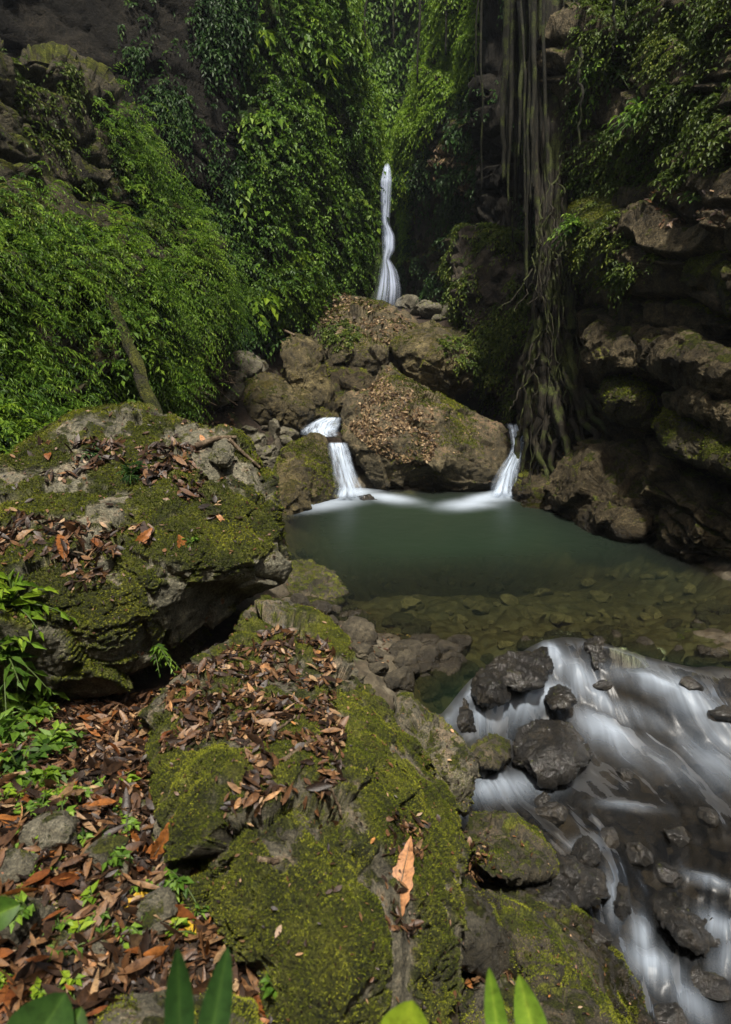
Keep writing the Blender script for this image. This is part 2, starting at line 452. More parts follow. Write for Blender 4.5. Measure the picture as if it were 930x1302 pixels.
def water_mat(name, tint, murk, murkfac, foamcol, pool):
    k = NT(name); geo = k.n('NewGeometry'); pos = geo.outputs['Position']
    uv = k.n('UVMap').outputs[0]
    foam = k.n('Attribute', attribute_name='foam').outputs['Fac']
    deep = k.n('Attribute', attribute_name='deep').outputs['Fac']
    if pool:
        wob = k.noise(pos, 1.3, 4, .55, .6)
        f = k.math('ADD', foam, k.math('MULTIPLY', k.math('SUBTRACT', wob, .5), k.math('MULTIPLY', foam, .9)))
        f = k.step(f, .08, 1.2)
        h = k.math('MULTIPLY', k.noise(pos, 3.0, 3, .5, .2), 1.0); bd = .012
        fa = k.math('MULTIPLY', f, .88)
    else:
        st = k.noise(uv, 1.0, 4, .55, .12)
        sv = k.n('VectorMath', {0: uv, 1: (3.1, 1.5, 1)}, operation='MULTIPLY').outputs[0]
        st2 = k.noise(sv, 1.0, 3, .6, .2)
        s = k.math('ADD', k.math('MULTIPLY', st, .7), k.math('MULTIPLY', st2, .35))
        big = k.noise(pos, 2.6, 4, .55, .5)
        f = k.math('MULTIPLY', foam, k.math('ADD', .40, k.math('MULTIPLY', k.step(k.math('ADD', s, k.math('MULTIPLY', k.math('SUBTRACT', big, .5), .5)), .34, .72), .55)))
        f = k.math('ADD', f, k.math('MULTIPLY', k.step(st, .5, .85), .04))
        h = k.math('ADD', k.math('MULTIPLY', st, .9), k.math('MULTIPLY', big, .8)); bd = .016
        fa = k.math('MULTIPLY', k.math('MINIMUM', f, 1.0), .68)
    b = k.bump(h, bd, .6)
    clear = k.n('BsdfTransparent', {'Color': tint + (1,)})
    mk = k.n('BsdfDiffuse', {'Color': murk + (1,)})
    body = k.n('MixShader', {0: k.math('MULTIPLY', deep, murkfac), 1: clear.outputs[0], 2: mk.outputs[0]})
    gl = k.n('BsdfGlossy', {'Color': (1, 1, 1, 1), 'Roughness': .36 if pool else .30, 'Normal': b})
    fr = k.n('Fresnel', {'IOR': 1.33, 'Normal': b})
    wat = k.n('MixShader', {0: k.math('MULTIPLY', fr.outputs[0], .42 if pool else .35), 1: body.outputs[0], 2: gl.outputs[0]})
    fd = k.n('BsdfDiffuse', {'Color': foamcol + (1,), 'Normal': b}); ft = k.n('BsdfTranslucent', {'Color': foamcol + (1,)})
    fm = k.n('MixShader', {0: .3, 1: fd.outputs[0], 2: ft.outputs[0]})
    o = k.n('MixShader', {0: fa, 1: wat.outputs[0], 2: fm.outputs[0]})
    k.t.links.new(o.outputs[0], k.out.inputs[0]); return k.m
FOAM = (.48, .56, .67)
M['pool'] = water_mat('green_pool_water', (.62, .67, .47), (.008, .018, .009), .86, FOAM, True)
M['stream'] = water_mat('silky_stream_water', (.50, .47, .40), (.010, .010, .008), .12, FOAM, False)

def fall_mat(name, col, ux, soft=.25, dens=1.0):
    k = NT(name); uv = k.n('UVMap').outputs[0]
    sx = k.n('SeparateXYZ', {0: uv}); u, v = sx.outputs[0], sx.outputs[1]
    sv = k.n('VectorMath', {0: uv, 1: (ux, 1.6, 1)}, operation='MULTIPLY').outputs[0]
    st = k.noise(sv, 1.0, 5, .65, .3)
    wob = k.noise(k.n('VectorMath', {0: uv, 1: (3.0, 5.0, 1)}, operation='MULTIPLY').outputs[0], 1.0, 5, .65)
    u = k.math('ADD', u, k.math('MULTIPLY', k.math('SUBTRACT', wob, .5), .32))
    e = k.math('MULTIPLY', k.step(u, 0.02, soft + .1), k.step(u, .98, .9 - soft))
    a = k.math('MULTIPLY', e, k.math('ADD', .16, k.math('MULTIPLY', k.step(st, .36, .64), .80)), clamp=True)
    a = k.math('MULTIPLY', a, dens, clamp=True)
    a = k.math('MULTIPLY', a, k.math('MULTIPLY', k.step(v, 0, .07), k.step(v, 1, .86)))
    b = k.bump(st, .05, .5)
    d = k.n('BsdfDiffuse', {'Color': col + (1,), 'Normal': b}); t = k.n('BsdfTranslucent', {'Color': col + (1,)})
    m = k.n('MixShader', {0: .35, 1: d.outputs[0], 2: t.outputs[0]})
    o = k.n('MixShader', {0: a, 1: k.n('BsdfTransparent').outputs[0], 2: m.outputs[0]})
    k.t.links.new(o.outputs[0], k.out.inputs[0]); return k.m
M['fall'] = fall_mat('falling_water', (.58, .66, .84), 9, .2)
M['cascade'] = fall_mat('cascade_water', (.58, .68, .82), 6, .3)

# ------------------------------------------------------------------ terrain
T = []
def t_px(*a):
    for px, py, Y in a: T.append(tuple(W(px, py, Y)))
def t_xyz(*a): T.extend(a)
t_px((100, 1302, 1.42), (30, 1100, 1.92), (150, 1100, 1.96), (100, 930, 3.05), (-80, 1000, 2.5), (245, 1230, 1.68), (310, 1302, 1.6), (40, 1220, 1.6), (160, 1000, 2.5), (215, 1130, 1.98), (-250, 1150, 1.7), (185, 905, 3.25))
t_xyz((-6, -6, 3), (6, -6, -1.2), (0, -6, 1.3), (-1.2, 0, .95), (-3, -1, 1.3), (0.2, 0.2, .75))
t_xyz((-1.2, 3.5, .3), (-.6, 3.45, .12), (-2.0, 3.45, .4), (-2.2, 4.5, .5), (-3.6, 4.2, 1.2), (-4.5, 6.5, 1.9), (-2.6, 6.2, .9), (-1.7, 7.5, .45), (-6, 9, 3.2), (-9, 5, 4.5))
t_xyz((.1, 1.6, .3), (.1, 2.6, .2), (-.2, 3.3, .15), (-.5, 4.6, .35), (-.55, 5.4, .22))
t_xyz((.62, 2.0, -.5), (.52, 3.0, -.5), (.42, 3.8, -.3), (.32, 4.4, -.05), (.15, 5.0, .1))
t_xyz((.75, 4.4, -.66), (1.1, 4.2, -.78), (1.5, 4.75, -.62), (2.1, 4.3, -.80), (2.6, 4.6, -.66), (3.2, 4.4, -.74), (.85, 3.6, -.85), (1.3, 3.3, -1.08), (2.2, 3.3, -1.14), (3.3, 3.4, -1.12), (2.2, 2.5, -1.36), (1.5, 2.3, -1.36), (1.0, 1.6, -1.1), (3.6, 2.2, -1.2), (2, .5, -1.6), (4.3, 4.4, -.1), (5.2, 3.6, .3))
t_xyz((.75, 4.85, -.16), (1.2, 5.25, -.14), (1.65, 5.55, -.11), (2.1, 5.52, -.10), (2.65, 5.3, -.11), (3.3, 5.2, .02))
t_xyz((.3, 5.9, -.16), (1.1, 6.1, -.24), (2.2, 6.1, -.24), (3.2, 6.1, -.18), (4.2, 6.3, -.02), (-.2, 6.6, -.2), (3.9, 7.2, -.3))
t_xyz((-.2, 8.2, -.8), (.9, 8.3, -1.1), (2.2, 8.6, -1.1), (3.3, 8.2, -.6), (.5, 7.2, -.28), (1.9, 7.2, -.30), (3.0, 7.2, -.25), (1.2, 7.7, -.5), (2.6, 7.8, -.45), (1, 10.3, -1.2), (2.5, 10, -1.0), (-.6, 9.8, -.7))
t_xyz((-.95, 6.6, .04), (-1.15, 7.6, -.06), (-1.3, 8.8, -.05), (-1.6, 10, .15), (4.9, 7.2, .5), (4.6, 9, .3), (3.4, 10.5, -.3))
t_px((300, 570, 12.2), (330, 520, 13.3), (270, 480, 13.2), (350, 600, 12.2), (250, 560, 11.6), (320, 450, 15), (300, 640, 11.0))
t_xyz((-.9, 11.6, -.3), (-.4, 11.8, -.6), (-.4, 12.5, .1), (-.5, 13, .8), (2.3, 11.9, -.6), (2.4, 12.6, .0), (2.5, 13.1, .6), (1.5, 14.6, .7), (2.6, 15, .8), (-.8, 13.8, 1.0), (.8, 12.6, .4), (2.9, 14, .8), (0, 16, 1.3), (-.6, 14.6, .9), (2.5, 17, 1.8), (-2, 17, 2.8), (1, 24, 4.3), (.6, 30, 4.6), (4, 22, 4.2), (-4, 22, 5))
t_xyz((0, 40, 6), (-15, 30, 9), (15, 30, 9), (-14, 10, 6), (14, 10, 5), (12, -5, 1))
T = np.array(T); TZ = TPS(T[:, :2], T[:, 2], 1e-4)
# lip of the pool
LIP = np.array([onz(x, y, 0) for x, y in [(560, 905), (600, 862), (640, 842), (690, 812), (740, 812), (800, 826), (850, 842), (890, 850), (960, 850)]])
def ylip(x):
    x = np.asarray(x, float)
    return np.interp(x, LIP[:, 0], LIP[:, 1]) + .03 * np.sin(7 * x) + .015 * np.sin(17 * x + 1)
def zstream(x, y):
    s = np.maximum(ylip(x) - y, 0)
    return -.30 * sstep(0.0, .75, s) - .27 * np.maximum(s - .35, 0) - 0.03 * np.sin(3 * s) * sstep(.5, 1, s)
def axis(lo, a, b, hi, n1, n2):
    m = np.linspace(a, b, n2)
    l = a - (a - lo) * np.linspace(1, 0, n1, endpoint=False) ** 2
    h = b + (hi - b) * np.linspace(0, 1, n1 + 1)[1:] ** 2
    return np.concatenate([l, m, h])
def build_terrain():
    xs = axis(-60, -4, 4.5, 60, 60, 330); ys = axis(-60, .8, 9, 80, 90, 340)
    X, Y = np.meshgrid(xs, ys); X, Y = X.ravel(), Y.ravel()
    cx, cy = np.clip(X, -9, 9), np.clip(Y, -6, 34)
    Z = TZ(cx, cy) + .25 * (np.abs(X - cx) + np.abs(Y - cy))
    P = np.stack([X, Y, np.zeros_like(X)], -1)
    Z += .06 * fbm(P * 1.3, 4, seed=2) + .02 * fbm(P * 6, 3, seed=8)
    # cobbles
    w = sstep(.35, .1, Z) * (Y > 1)
    for sc, hgt, sd in ((3.4, .07, 1), (8, .035, 4)):
        F1, F2, fac, cr = worley(P * np.array([sc, sc, 0]) + np.array([0, 0, .5]), sd)
        Z += w * hgt * (np.sqrt(np.maximum(1 - (F1 / .75) ** 2, 0)) - .5) * (.4 + cr)
    V = np.stack([X, Y, Z], -1); Q = gridfaces(len(xs), len(ys))
    SURF['terrain'] = (V, Q)
    k = NT('forest_floor_and_stream_bed')
    return V, Q
def ground_mat():
    k = NT('forest_floor'); geo = k.n('NewGeometry'); pos = geo.outputs['Position']
    z = k.n('SeparateXYZ', {0: pos}).outputs[2]
    n1 = k.noise(pos, 2.5, 6, .6, .4); n2 = k.noise(pos, 16, 6, .68); n3 = k.noise(pos, 75, 4, .7)
    vo = k.n('TexVoronoi', {'Vector': pos, 'Scale': 9.0, 'Randomness': 1.0}); 
    soil = k.ramp(k.math('ADD', k.math('MULTIPLY', n2, .6), k.math('MULTIPLY', n3, .4)), [(.36, (.007, .005, .003)), (.5, (.020, .013, .008)), (.64, (.055, .036, .022))])
    soil = k.mix(k.step(n1, .56, .68), soil, k.ramp(n3, [(.35, (.012, .018, .004)), (.7, (.07, .09, .014))]))
    cob = k.mix(.5, k.ramp(n2, [(.3, (.022, .019, .012)), (.5, (.07, .06, .04)), (.7, (.15, .13, .09))]),
                k.ramp(vo.outputs['Color'], [(.2, (.028, .022, .014)), (.6, (.10, .08, .05)), (.9, (.17, .15, .11))]))
    wet = k.step(z, .30, .12)
    col = k.mix(wet, soil, cob)
    wl = k.step(z, .10, .0)
    col = k.mix(wl, col, k.mix(1.0, col, (.5, .47, .42), 'MULTIPLY'))
    rg = k.math('SUBTRACT', .85, k.math('MULTIPLY', wl, .4))
    b = k.bump(k.math('ADD', k.math('MULTIPLY', n2, .7), k.math('MULTIPLY', n3, .3)), .035, .9)
    p = k.n('BsdfPrincipled', {'Base Color': col, 'Roughness': rg, 'Normal': b, 'Specular IOR Level': .3})
    k.t.links.new(p.outputs[0], k.out.inputs[0]); return k.m
M['ground'] = ground_mat()
V, Q = build_terrain()
tag(link('ground', mesh('ground', V, Q, M['ground'])), kind='structure')

# ------------------------------------------------------------------ cliffs (terrain of the gorge)
def cliff(name, label, outline, ctrl, mat, n, size, seed, amt=1.0, rnd=.5, back=3.0, kind='cliff', key=None, jag=.02, centre=None, pw=6.0):
    o = sheet_rock(name, outline, ctrl, mat, n, back, rnd, size, kind, seed, amt, centre, jag, pw, key)
    return tag(o, label, 'cliff', kind='structure')
cliff('cliff', 'low left slope of the gorge overgrown with ferns and shrubs',
      [(-420, 20), (0, 55), (70, 62), (100, 85), (135, 110), (165, 150), (195, 215), (232, 265), (268, 315), (282, 360), (292, 420), (275, 470), (240, 540), (190, 620), (0, 700), (-420, 800)],
      [(100, 90, 11), (0, 80, 9.5), (200, 230, 11.8), (265, 315, 12.3), (290, 420, 12.6), (150, 350, 10), (50, 350, 8.3), (0, 520, 6.6), (100, 520, 7.8), (220, 540, 10.0), (-250, 400, 5), (-400, 100, 6), (40, 180, 9.6), (100, 180, 10.6), (0, 650, 5.9), (190, 600, 8.8), (-400, 700, 4.5)],
      M['cliffmoss'], 210, 5.0, 11, .8, .5, 2.5, key='L1')
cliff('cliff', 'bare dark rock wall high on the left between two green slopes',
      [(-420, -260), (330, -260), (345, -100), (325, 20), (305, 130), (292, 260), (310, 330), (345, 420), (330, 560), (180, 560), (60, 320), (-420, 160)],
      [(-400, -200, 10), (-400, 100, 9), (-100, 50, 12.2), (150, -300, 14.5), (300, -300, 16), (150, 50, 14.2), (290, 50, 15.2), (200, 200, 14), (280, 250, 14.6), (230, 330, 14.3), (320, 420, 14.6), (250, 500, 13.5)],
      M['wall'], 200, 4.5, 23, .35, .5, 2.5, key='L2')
cliff('cliff', 'steep leaf covered green wall just left of the waterfall',
      [(285, -260), (440, -260), (440, -100), (446, 40), (466, 105), (480, 160), (480, 250), (474, 330), (464, 395), (440, 470), (330, 500), (290, 420), (270, 250), (300, 100), (320, 0)],
      [(300, -300, 17), (430, -300, 20), (330, 50, 16.2), (400, 50, 17.5), (470, 120, 20.5), (486, 250, 21.5), (320, 250, 15.4), (400, 250, 17.5), (440, 250, 18.9), (470, 380, 21.5), (390, 390, 16.6), (310, 400, 15)],
      M['greenwall'], 190, 4.0, 31, 1.0, 1.2, 3, kind='boulder', key='M', pw=3)
cliff('cliff', 'far jungle wall behind the top of the waterfall',
      [(200, -1000), (860, -1000), (860, 300), (640, 480), (380, 480), (330, 100)],
      [(350, -400, 31), (740, -400, 27), (480, 0, 29), (500, 150, 28.5), (495, 300, 27.6), (400, 300, 27), (700, 200, 25), (620, 420, 26), (420, 450, 26)],
      M['greenwall'], 150, 7.0, 41, .8, 1, 4, kind='boulder', key='N')
cliff('cliff', 'right flank of the falls, green above and dark banded rock below',
      [(556, -260), (720, -260), (720, 300), (650, 470), (525, 460), (519, 395), (512, 330), (506, 240), (511, 170), (528, 120), (547, 60), (556, -100)],
      [(560, -400, 23), (700, -400, 18), (545, 60, 23.5), (510, 150, 24.8), (500, 250, 25), (508, 380, 25), (560, 150, 21.5), (560, 300, 22), (620, 100, 19), (620, 300, 19.5), (700, 200, 17), (560, 430, 22.5), (640, 440, 19)],
      M['cliffmoss'], 190, 5.0, 53, 1.0, 1.2, 3, key='O', pw=3)
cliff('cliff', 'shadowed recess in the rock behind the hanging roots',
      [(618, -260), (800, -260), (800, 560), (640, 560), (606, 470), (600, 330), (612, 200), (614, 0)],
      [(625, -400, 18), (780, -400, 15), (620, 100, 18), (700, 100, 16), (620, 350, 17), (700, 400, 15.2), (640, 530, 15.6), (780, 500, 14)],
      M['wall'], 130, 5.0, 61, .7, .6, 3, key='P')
cliff('cliff', 'brown lump of rock and roots below the recess with a trickle of water',
      [(566, 330), (590, 290), (625, 285), (660, 300), (690, 330), (705, 400), (700, 480), (670, 520), (620, 500), (595, 460), (585, 410)],
      [(570, 335, 16), (620, 290, 16), (690, 330, 14.4), (600, 400, 15.2), (650, 400, 14.4), (640, 480, 14.6), (690, 480, 13.8), (620, 330, 15.2)],
      M['brownlump'], 130, 2.5, 67, 1.0, .5, 1.5, kind='boulder', key='Qq')
RCTRL = [(700, -300, 13), (900, -400, 11), (700, 100, 12.9), (708, 250, 12.6), (718, 330, 12.4), (662, 600, 12.0), (690, 450, 12.2), (675, 640, 11.4), (800, 685, 9.2), (930, 715, 7.75), (930, 300, 8.2), (930, 100, 9.0),
         (930, -100, 10), (800, 300, 10.2), (800, 230, 10.9), (850, 270, 9.7), (800, 100, 11.3), (1180, 300, 6), (1180, 700, 6), (850, 450, 9.2), (760, 420, 11.3), (800, 400, 10.3), (740, 570, 11.0), (1100, -300, 8), (930, 500, 8.0)]
cliff('cliff', 'dark right cliff of bedded rock with leafy ledges above the pool',
      [(690, -200), (1300, -200), (1300, 800), (930, 738), (860, 712), (800, 694), (720, 672), (668, 645), (657, 600), (664, 540), (678, 470), (700, 400), (712, 330), (700, 250), (700, 100)],
      RCTRL, M['cliff'], 420, 4.2, 71, 1.0, .5, 3, key='R', centre=(860, 330))

def skylight_blocker():  # unseen wall added to cut frontal sky fill and leave the gorge top-lit
    a = np.linspace(-2.75, 2.75, 90); h = np.linspace(0, 1, 40)
    A, H = np.meshgrid(a, h)
    X = np.sin(A) * 10.5 + .0; Y = -np.cos(A) * 7.0 + 1.0; Zz = -3 + H * 14.5
    out = 1 + .16 * H
    V = np.stack([X * out, (Y - 1) * out + 1, Zz], -1).reshape(-1, 3)
    m = (np.abs(A) < 1.75).ravel()
    Q = gridfaces(90, 40); Q = Q[m[Q].all(1)]
    N = vnormals(V, Q); V = V + N * (fbm(V * .35, 5, seed=77) * 1.6)[:, None]
    return tag(link('cliff', mesh('cliff', V, Q, M['cliffmoss'])), 'unseen wall added behind the viewpoint to block frontal skylight', 'cliff', kind='structure')
skylight_blocker()
# ------------------------------------------------------------------ boulders
def boulder(label, outline, ctrl, mat, n, size, seed, back=1.0, rnd=.25, amt=1.0, cat='boulder', name='boulder', key=None, group=None, kind='boulder', jag=.015, pw=2.6, centre=None, post=None, mossf=None):
    o = sheet_rock(name, outline, ctrl, M[mat], n, back, rnd, size, kind, seed, amt, centre, jag, pw, key, post, mossf)
    return tag(o, label, cat, group)
boulder('huge mossy boulder with dry leaves on its shelves and an undercut front',
        [(-190, 640), (-120, 595), (-40, 580), (10, 592), (55, 568), (110, 540), (150, 529), (190, 527), (225, 532), (255, 542), (290, 558), (305, 580), (322, 605), (340, 640), (352, 680), (367, 716), (364, 738), (350, 750), (312, 768), (270, 800), (240, 830), (210, 856), (150, 880), (90, 888), (30, 876), (-60, 870), (-190, 850)],
        [(190, 530, 5.3), (0, 598, 4.8), (-150, 640, 4.3), (290, 560, 5.2), (340, 640, 4.85), (366, 716, 4.5), (190, 640, 4.45), (190, 580, 4.9), (60, 620, 4.5), (100, 690, 3.95), (20, 690, 3.9), (250, 690, 4.15), (310, 660, 4.6), (215, 752, 3.80), (100, 785, 3.55), (20, 770, 3.48), (300, 738, 4.1), (215, 800, 3.78), (110, 830, 3.5), (0, 830, 3.42), (130, 872, 3.54), (300, 765, 4.25), (20, 870, 3.46), (-150, 800, 3.5)],
        'boulder', 300, 2.2, 101, 1.6, .16, .58, key='A', jag=.004, mossf=(1.9, 3, -.15, -.01, .030))
boulder('long mossy slab sloping down towards the stream with a big tan leaf on it',
        [(352, 766), (395, 782), (425, 806), (450, 838), (478, 868), (505, 905), (530, 950), (556, 1000), (575, 1050), (584, 1090), (588, 1180), (584, 1260), (570, 1345), (530, 1440), (430, 1460), (370, 1380), (345, 1320), (320, 1250), (285, 1205), (255, 1150), (232, 1105), (208, 1060), (190, 1000), (182, 950), (195, 905), (225, 868), (270, 822), (310, 785)],
        [(352, 766, 4.15), (430, 810, 3.85), (300, 850, 3.3), (400, 850, 3.4), (400, 920, 2.8), (300, 1000, 2.2), (380, 1000, 2.3), (450, 1000, 2.42), (540, 1000, 2.8), (400, 1100, 1.88), (490, 1100, 2.02), (570, 1100, 2.35), (300, 1150, 1.78), (450, 1250, 1.56), (400, 1250, 1.52), (530, 1200, 1.85), (575, 1250, 1.95), (400, 1400, 1.25), (520, 1400, 1.5), (190, 960, 2.55), (235, 1110, 1.95), (320, 1250, 1.66), (300, 795, 3.7), (480, 880, 3.4), (230, 880, 3.05), (360, 1340, 1.45)],
        'slab', 320, 1.5, 113, 1.0, .14, .62, key='B', jag=.004, mossf=(2.6, 7, -.12, .0, .022))
boulder('moss covered rock hump against the right side of the long slab',
        [(505, 884), (530, 892), (560, 915), (585, 945), (603, 980), (600, 1010), (590, 1030), (570, 1030), (545, 985), (520, 940)],
        [(510, 890, 3.6), (560, 920, 3.5), (600, 985, 3.25), (570, 980, 3.2), (590, 1025, 3.15), (540, 940, 3.35)], 'slab', 90, .7, 117, .5, .12, key='B2')
boulder('tall boulder between two small falls, its face strewn with small brown leaves',
        [(432, 522), (440, 503), (466, 490), (482, 474), (490, 463), (499, 461), (508, 474), (530, 490), (560, 506), (600, 526), (636, 545), (651, 566), (649, 592), (634, 615), (612, 632), (570, 640), (525, 640), (490, 634), (470, 612), (457, 575), (438, 552)],
        [(497, 463, 13.6), (433, 522, 13.0), (470, 500, 13.0), (600, 530, 13.2), (650, 570, 12.7), (560, 530, 12.7), (540, 580, 12.0), (500, 560, 12.05), (465, 560, 12.3), (580, 560, 12.1), (545, 592, 11.75), (545, 612, 12.05), (560, 632, 12.05), (620, 600, 12.0), (610, 628, 12.05), (500, 620, 12.1), (480, 620, 12.2), (510, 510, 12.9)],
        'center', 200, 2.6, 131, 1.8, .22, .7, key='C')
boulder('broad rock shelf below the waterfall littered with pale dry leaves',
        [(384, 400), (398, 380), (430, 374), (470, 386), (505, 398), (530, 412), (540, 440), (520, 470), (490, 492), (440, 500), (410, 470), (395, 430)],
        [(384, 400, 17), (430, 376, 18), (520, 408, 17), (440, 420, 15.8), (500, 430, 15.6), (440, 440, 15.2), (430, 480, 15.4), (500, 480, 15.2)],
        'center', 130, 3.0, 139, 2.0, .3, .8, key='D1')
boulder('mossy topped boulder wedged behind the leaf strewn tall boulder',
        [(498, 438), (520, 420), (555, 414), (590, 420), (604, 440), (607, 465), (600, 492), (575, 506), (545, 497), (515, 475)],
        [(500, 438, 14.9), (590, 422, 15.2), (555, 416, 15.3), (550, 450, 14.3), (590, 460, 14.4), (555, 485, 14.5), (575, 500, 14.6)],
        'golden', 120, 2.0, 149, 1.5, .25, .8, key='D2')
boulder('rounded ochre topped boulder at the head of the debris slope',
        [(299, 500), (310, 482), (335, 472), (360, 478), (385, 490), (400, 500), (398, 530), (385, 552), (340, 552), (310, 535)],
        [(300, 500, 13.4), (335, 474, 13.7), (385, 490, 13.5), (340, 500, 12.9), (385, 520, 12.9), (340, 530, 12.9), (350, 548, 12.95)],
        'golden', 110, 1.5, 151, 1.2, .25, .8, key='E1')
boulder('upright blocky boulder with a dark crack standing above the pool',
        [(360, 445), (365, 432), (395, 428), (408, 440), (415, 480), (432, 510), (425, 545), (390, 545), (375, 500), (362, 480)],
        [(362, 440, 13.9), (405, 435, 14.2), (385, 470, 13.6), (410, 490, 13.7), (400, 530, 13.4), (425, 520, 13.8)],
        'golden', 90, 1.5, 157, 1.2, .22, .9, key='E2')
boulder('low dark boulder under the rock shelf in deep shade',
        [(402, 470), (430, 455), (470, 470), (490, 500), (470, 530), (440, 545), (415, 540)],
        [(410, 475, 15), (470, 480, 14.6), (440, 510, 14.4), (430, 540, 14.2), (480, 510, 14.5)], 'cliff', 70, 1.5, 158, 1.2, .25, key='E3')
boulder('mossy olive boulder beside the left small fall at the pool edge',
        [(338, 612), (352, 585), (375, 560), (395, 553), (415, 558), (422, 590), (430, 618), (428, 634), (395, 648), (360, 662), (342, 655)],
        [(340, 620, 11.0), (380, 560, 11.9), (415, 560, 12.0), (385, 600, 10.95), (425, 625, 11.2), (400, 640, 10.9), (360, 655, 10.45)],
        'golden', 110, 1.3, 163, 1.2, .25, .8, key='F')
boulder('small mossy rock lying at the foot of the olive boulder',
        [(340, 640), (352, 618), (372, 610), (390, 622), (394, 646), (365, 668), (343, 668)],
        [(345, 640, 10.4), (370, 615, 10.5), (370, 640, 10.2), (390, 645, 10.4), (355, 662, 10.1)], 'golden', 70, .8, 167, .6, .18, key='F2')
boulder('flat olive rock at the near left edge of the pool',
        [(362, 735), (372, 716), (395, 712), (425, 728), (440, 745), (438, 765), (410, 778), (378, 772)],
        [(370, 720, 7.2), (425, 730, 7.0), (400, 745, 6.7), (435, 760, 6.5), (390, 770, 6.3)], 'streamrock', 90, .8, 171, .5, .15, key='G1')
# right bank boulders at the cliff foot
boulder('smooth olive boulder high in the dark cliff foot beside the roots',
        [(762, 500), (775, 474), (800, 472), (828, 490), (838, 520), (832, 545), (800, 540), (775, 525)],
        [(765, 500, 9.75), (800, 474, 9.75), (830, 500, 9.15), (800, 510, 9.15), (820, 535, 9.15), (780, 525, 9.55)], 'cliffmoss', 90, 1.2, 173, .8, .2, .7, key='H1')
boulder('long tilted boulder under a dark cleft at the right edge',
        [(834, 540), (845, 520), (880, 522), (930, 548), (990, 570), (990, 640), (930, 605), (890, 590), (850, 568)],
        [(838, 540, 8.45), (880, 525, 8.15), (890, 560, 7.70), (930, 580, 7.25), (985, 600, 6.85), (930, 550, 7.55), (860, 565, 8.05)], 'cliffmoss', 100, 1.5, 179, .8, .2, .7, key='H2')
boulder('big angular dark boulder dipping into the green pool',
        [(690, 620), (705, 585), (740, 566), (780, 560), (820, 566), (834, 590), (832, 640), (815, 678), (780, 690), (740, 678), (705, 660)],
        [(695, 620, 10.45), (740, 570, 10.45), (820, 570, 9.45), (760, 610, 9.55), (820, 620, 9.05), (770, 660, 9.05), (800, 680, 8.55), (710, 655, 10.05)], 'cliff', 130, 1.8, 181, 1.0, .2, 1.0, key='H3')
boulder('fractured grey brown boulder with a bare stick lying on it',
        [(812, 680), (820, 640), (845, 600), (880, 590), (930, 610), (1000, 640), (1000, 740), (930, 722), (880, 716), (835, 706)],
        [(818, 680, 8.45), (845, 605, 8.55), (900, 600, 8.15), (870, 650, 7.85), (930, 650, 7.40), (900, 690, 7.50), (930, 715, 7.15), (850, 700, 7.95), (990, 660, 6.95), (990, 720, 6.65)], 'cliff', 140, 1.6, 191, 1.0, .2, 1.3, key='H4', kind='cliff')
boulder('dark low boulder at the pool edge below the tangled roots',
        [(655, 625), (665, 600), (690, 595), (705, 615), (712, 645), (690, 660), (665, 655)],
        [(660, 620, 11.35), (690, 600, 11.25), (685, 630, 10.85), (705, 645, 10.65), (675, 652, 10.65)], 'cliff', 80, .9, 193, .7, .18, key='H5')
boulder('bulging moss cushion on the ledge of the right cliff',
        [(706, 305), (728, 266), (770, 252), (830, 256), (880, 272), (960, 280), (980, 400), (880, 412), (820, 390), (760, 375), (718, 350)],
        [(710, 305, 11.80), (770, 256, 11.40), (850, 266, 10.10), (960, 285, 8.50), (740, 310, 10.90), (790, 310, 10.10), (860, 330, 9.00), (950, 340, 7.70), (760, 365, 10.90), (830, 385, 9.70), (900, 405, 8.50)],
        'cushion', 170, 2.0, 197, 1.5, .35, .6, key='H0', mossf=(1.0, 15, -.25, .0, .06))
boulder('flat dark wet rock shelf where the pool spills over on the left',
        [(606, 856), (632, 836), (665, 826), (694, 826), (702, 850), (690, 872), (664, 880), (640, 872), (618, 868)],
        [(610, 856, 4.66), (640, 836, 4.92), (690, 828, 5.1), (660, 850, 4.72), (640, 866, 4.58), (690, 868, 4.64)], 'wet', 80, .45, 317, .3, .07, .9, name='stone', cat='stone', key='W15')
boulder('dark rock ledge behind the comb of water threads',
        [(768, 826), (800, 824), (850, 834), (858, 850), (830, 858), (790, 852), (768, 846)],
        [(770, 826, 5.55), (850, 834, 5.4), (810, 838, 5.36), (850, 850, 5.25), (780, 848, 5.32)], 'wet', 60, .4, 353, .3, .06, .9, name='stone', cat='stone', key='W17')
boulder('narrow dark rock splitting the first white tongue from the water threads',
        [(744, 818), (755, 808), (772, 812), (778, 838), (770, 856), (756, 852)],
        [(746, 818, 5.35), (765, 812, 5.45), (774, 848, 5.15), (760, 835, 5.2)], 'wet', 50, .3, 331, .2, .06, .9, name='stone', cat='stone', key='W16')
boulder('long layered slab dipping to the right under the moss cushion',
        [(795, 425), (820, 408), (870, 418), (930, 450), (1000, 480), (1000, 545), (930, 520), (860, 490), (810, 460)],
        [(800, 430, 9.45), (870, 420, 8.45), (990, 485, 6.85), (860, 455, 8.15), (930, 480, 7.35), (850, 485, 8.35), (930, 515, 7.45), (990, 530, 6.75)], 'cliff', 110, 1.4, 337, .9, .2, .7, key='H6')
boulder('blocky dark rock between the roots and the layered slab',
        [(738, 430), (760, 412), (800, 420), (830, 455), (836, 482), (800, 472), (765, 480), (742, 460)],
        [(742, 435, 10.25), (790, 418, 9.85), (830, 470, 9.05), (780, 450, 9.55), (765, 472, 9.75)], 'cliff', 90, 1.2, 347, .8, .2, .8, key='H7')
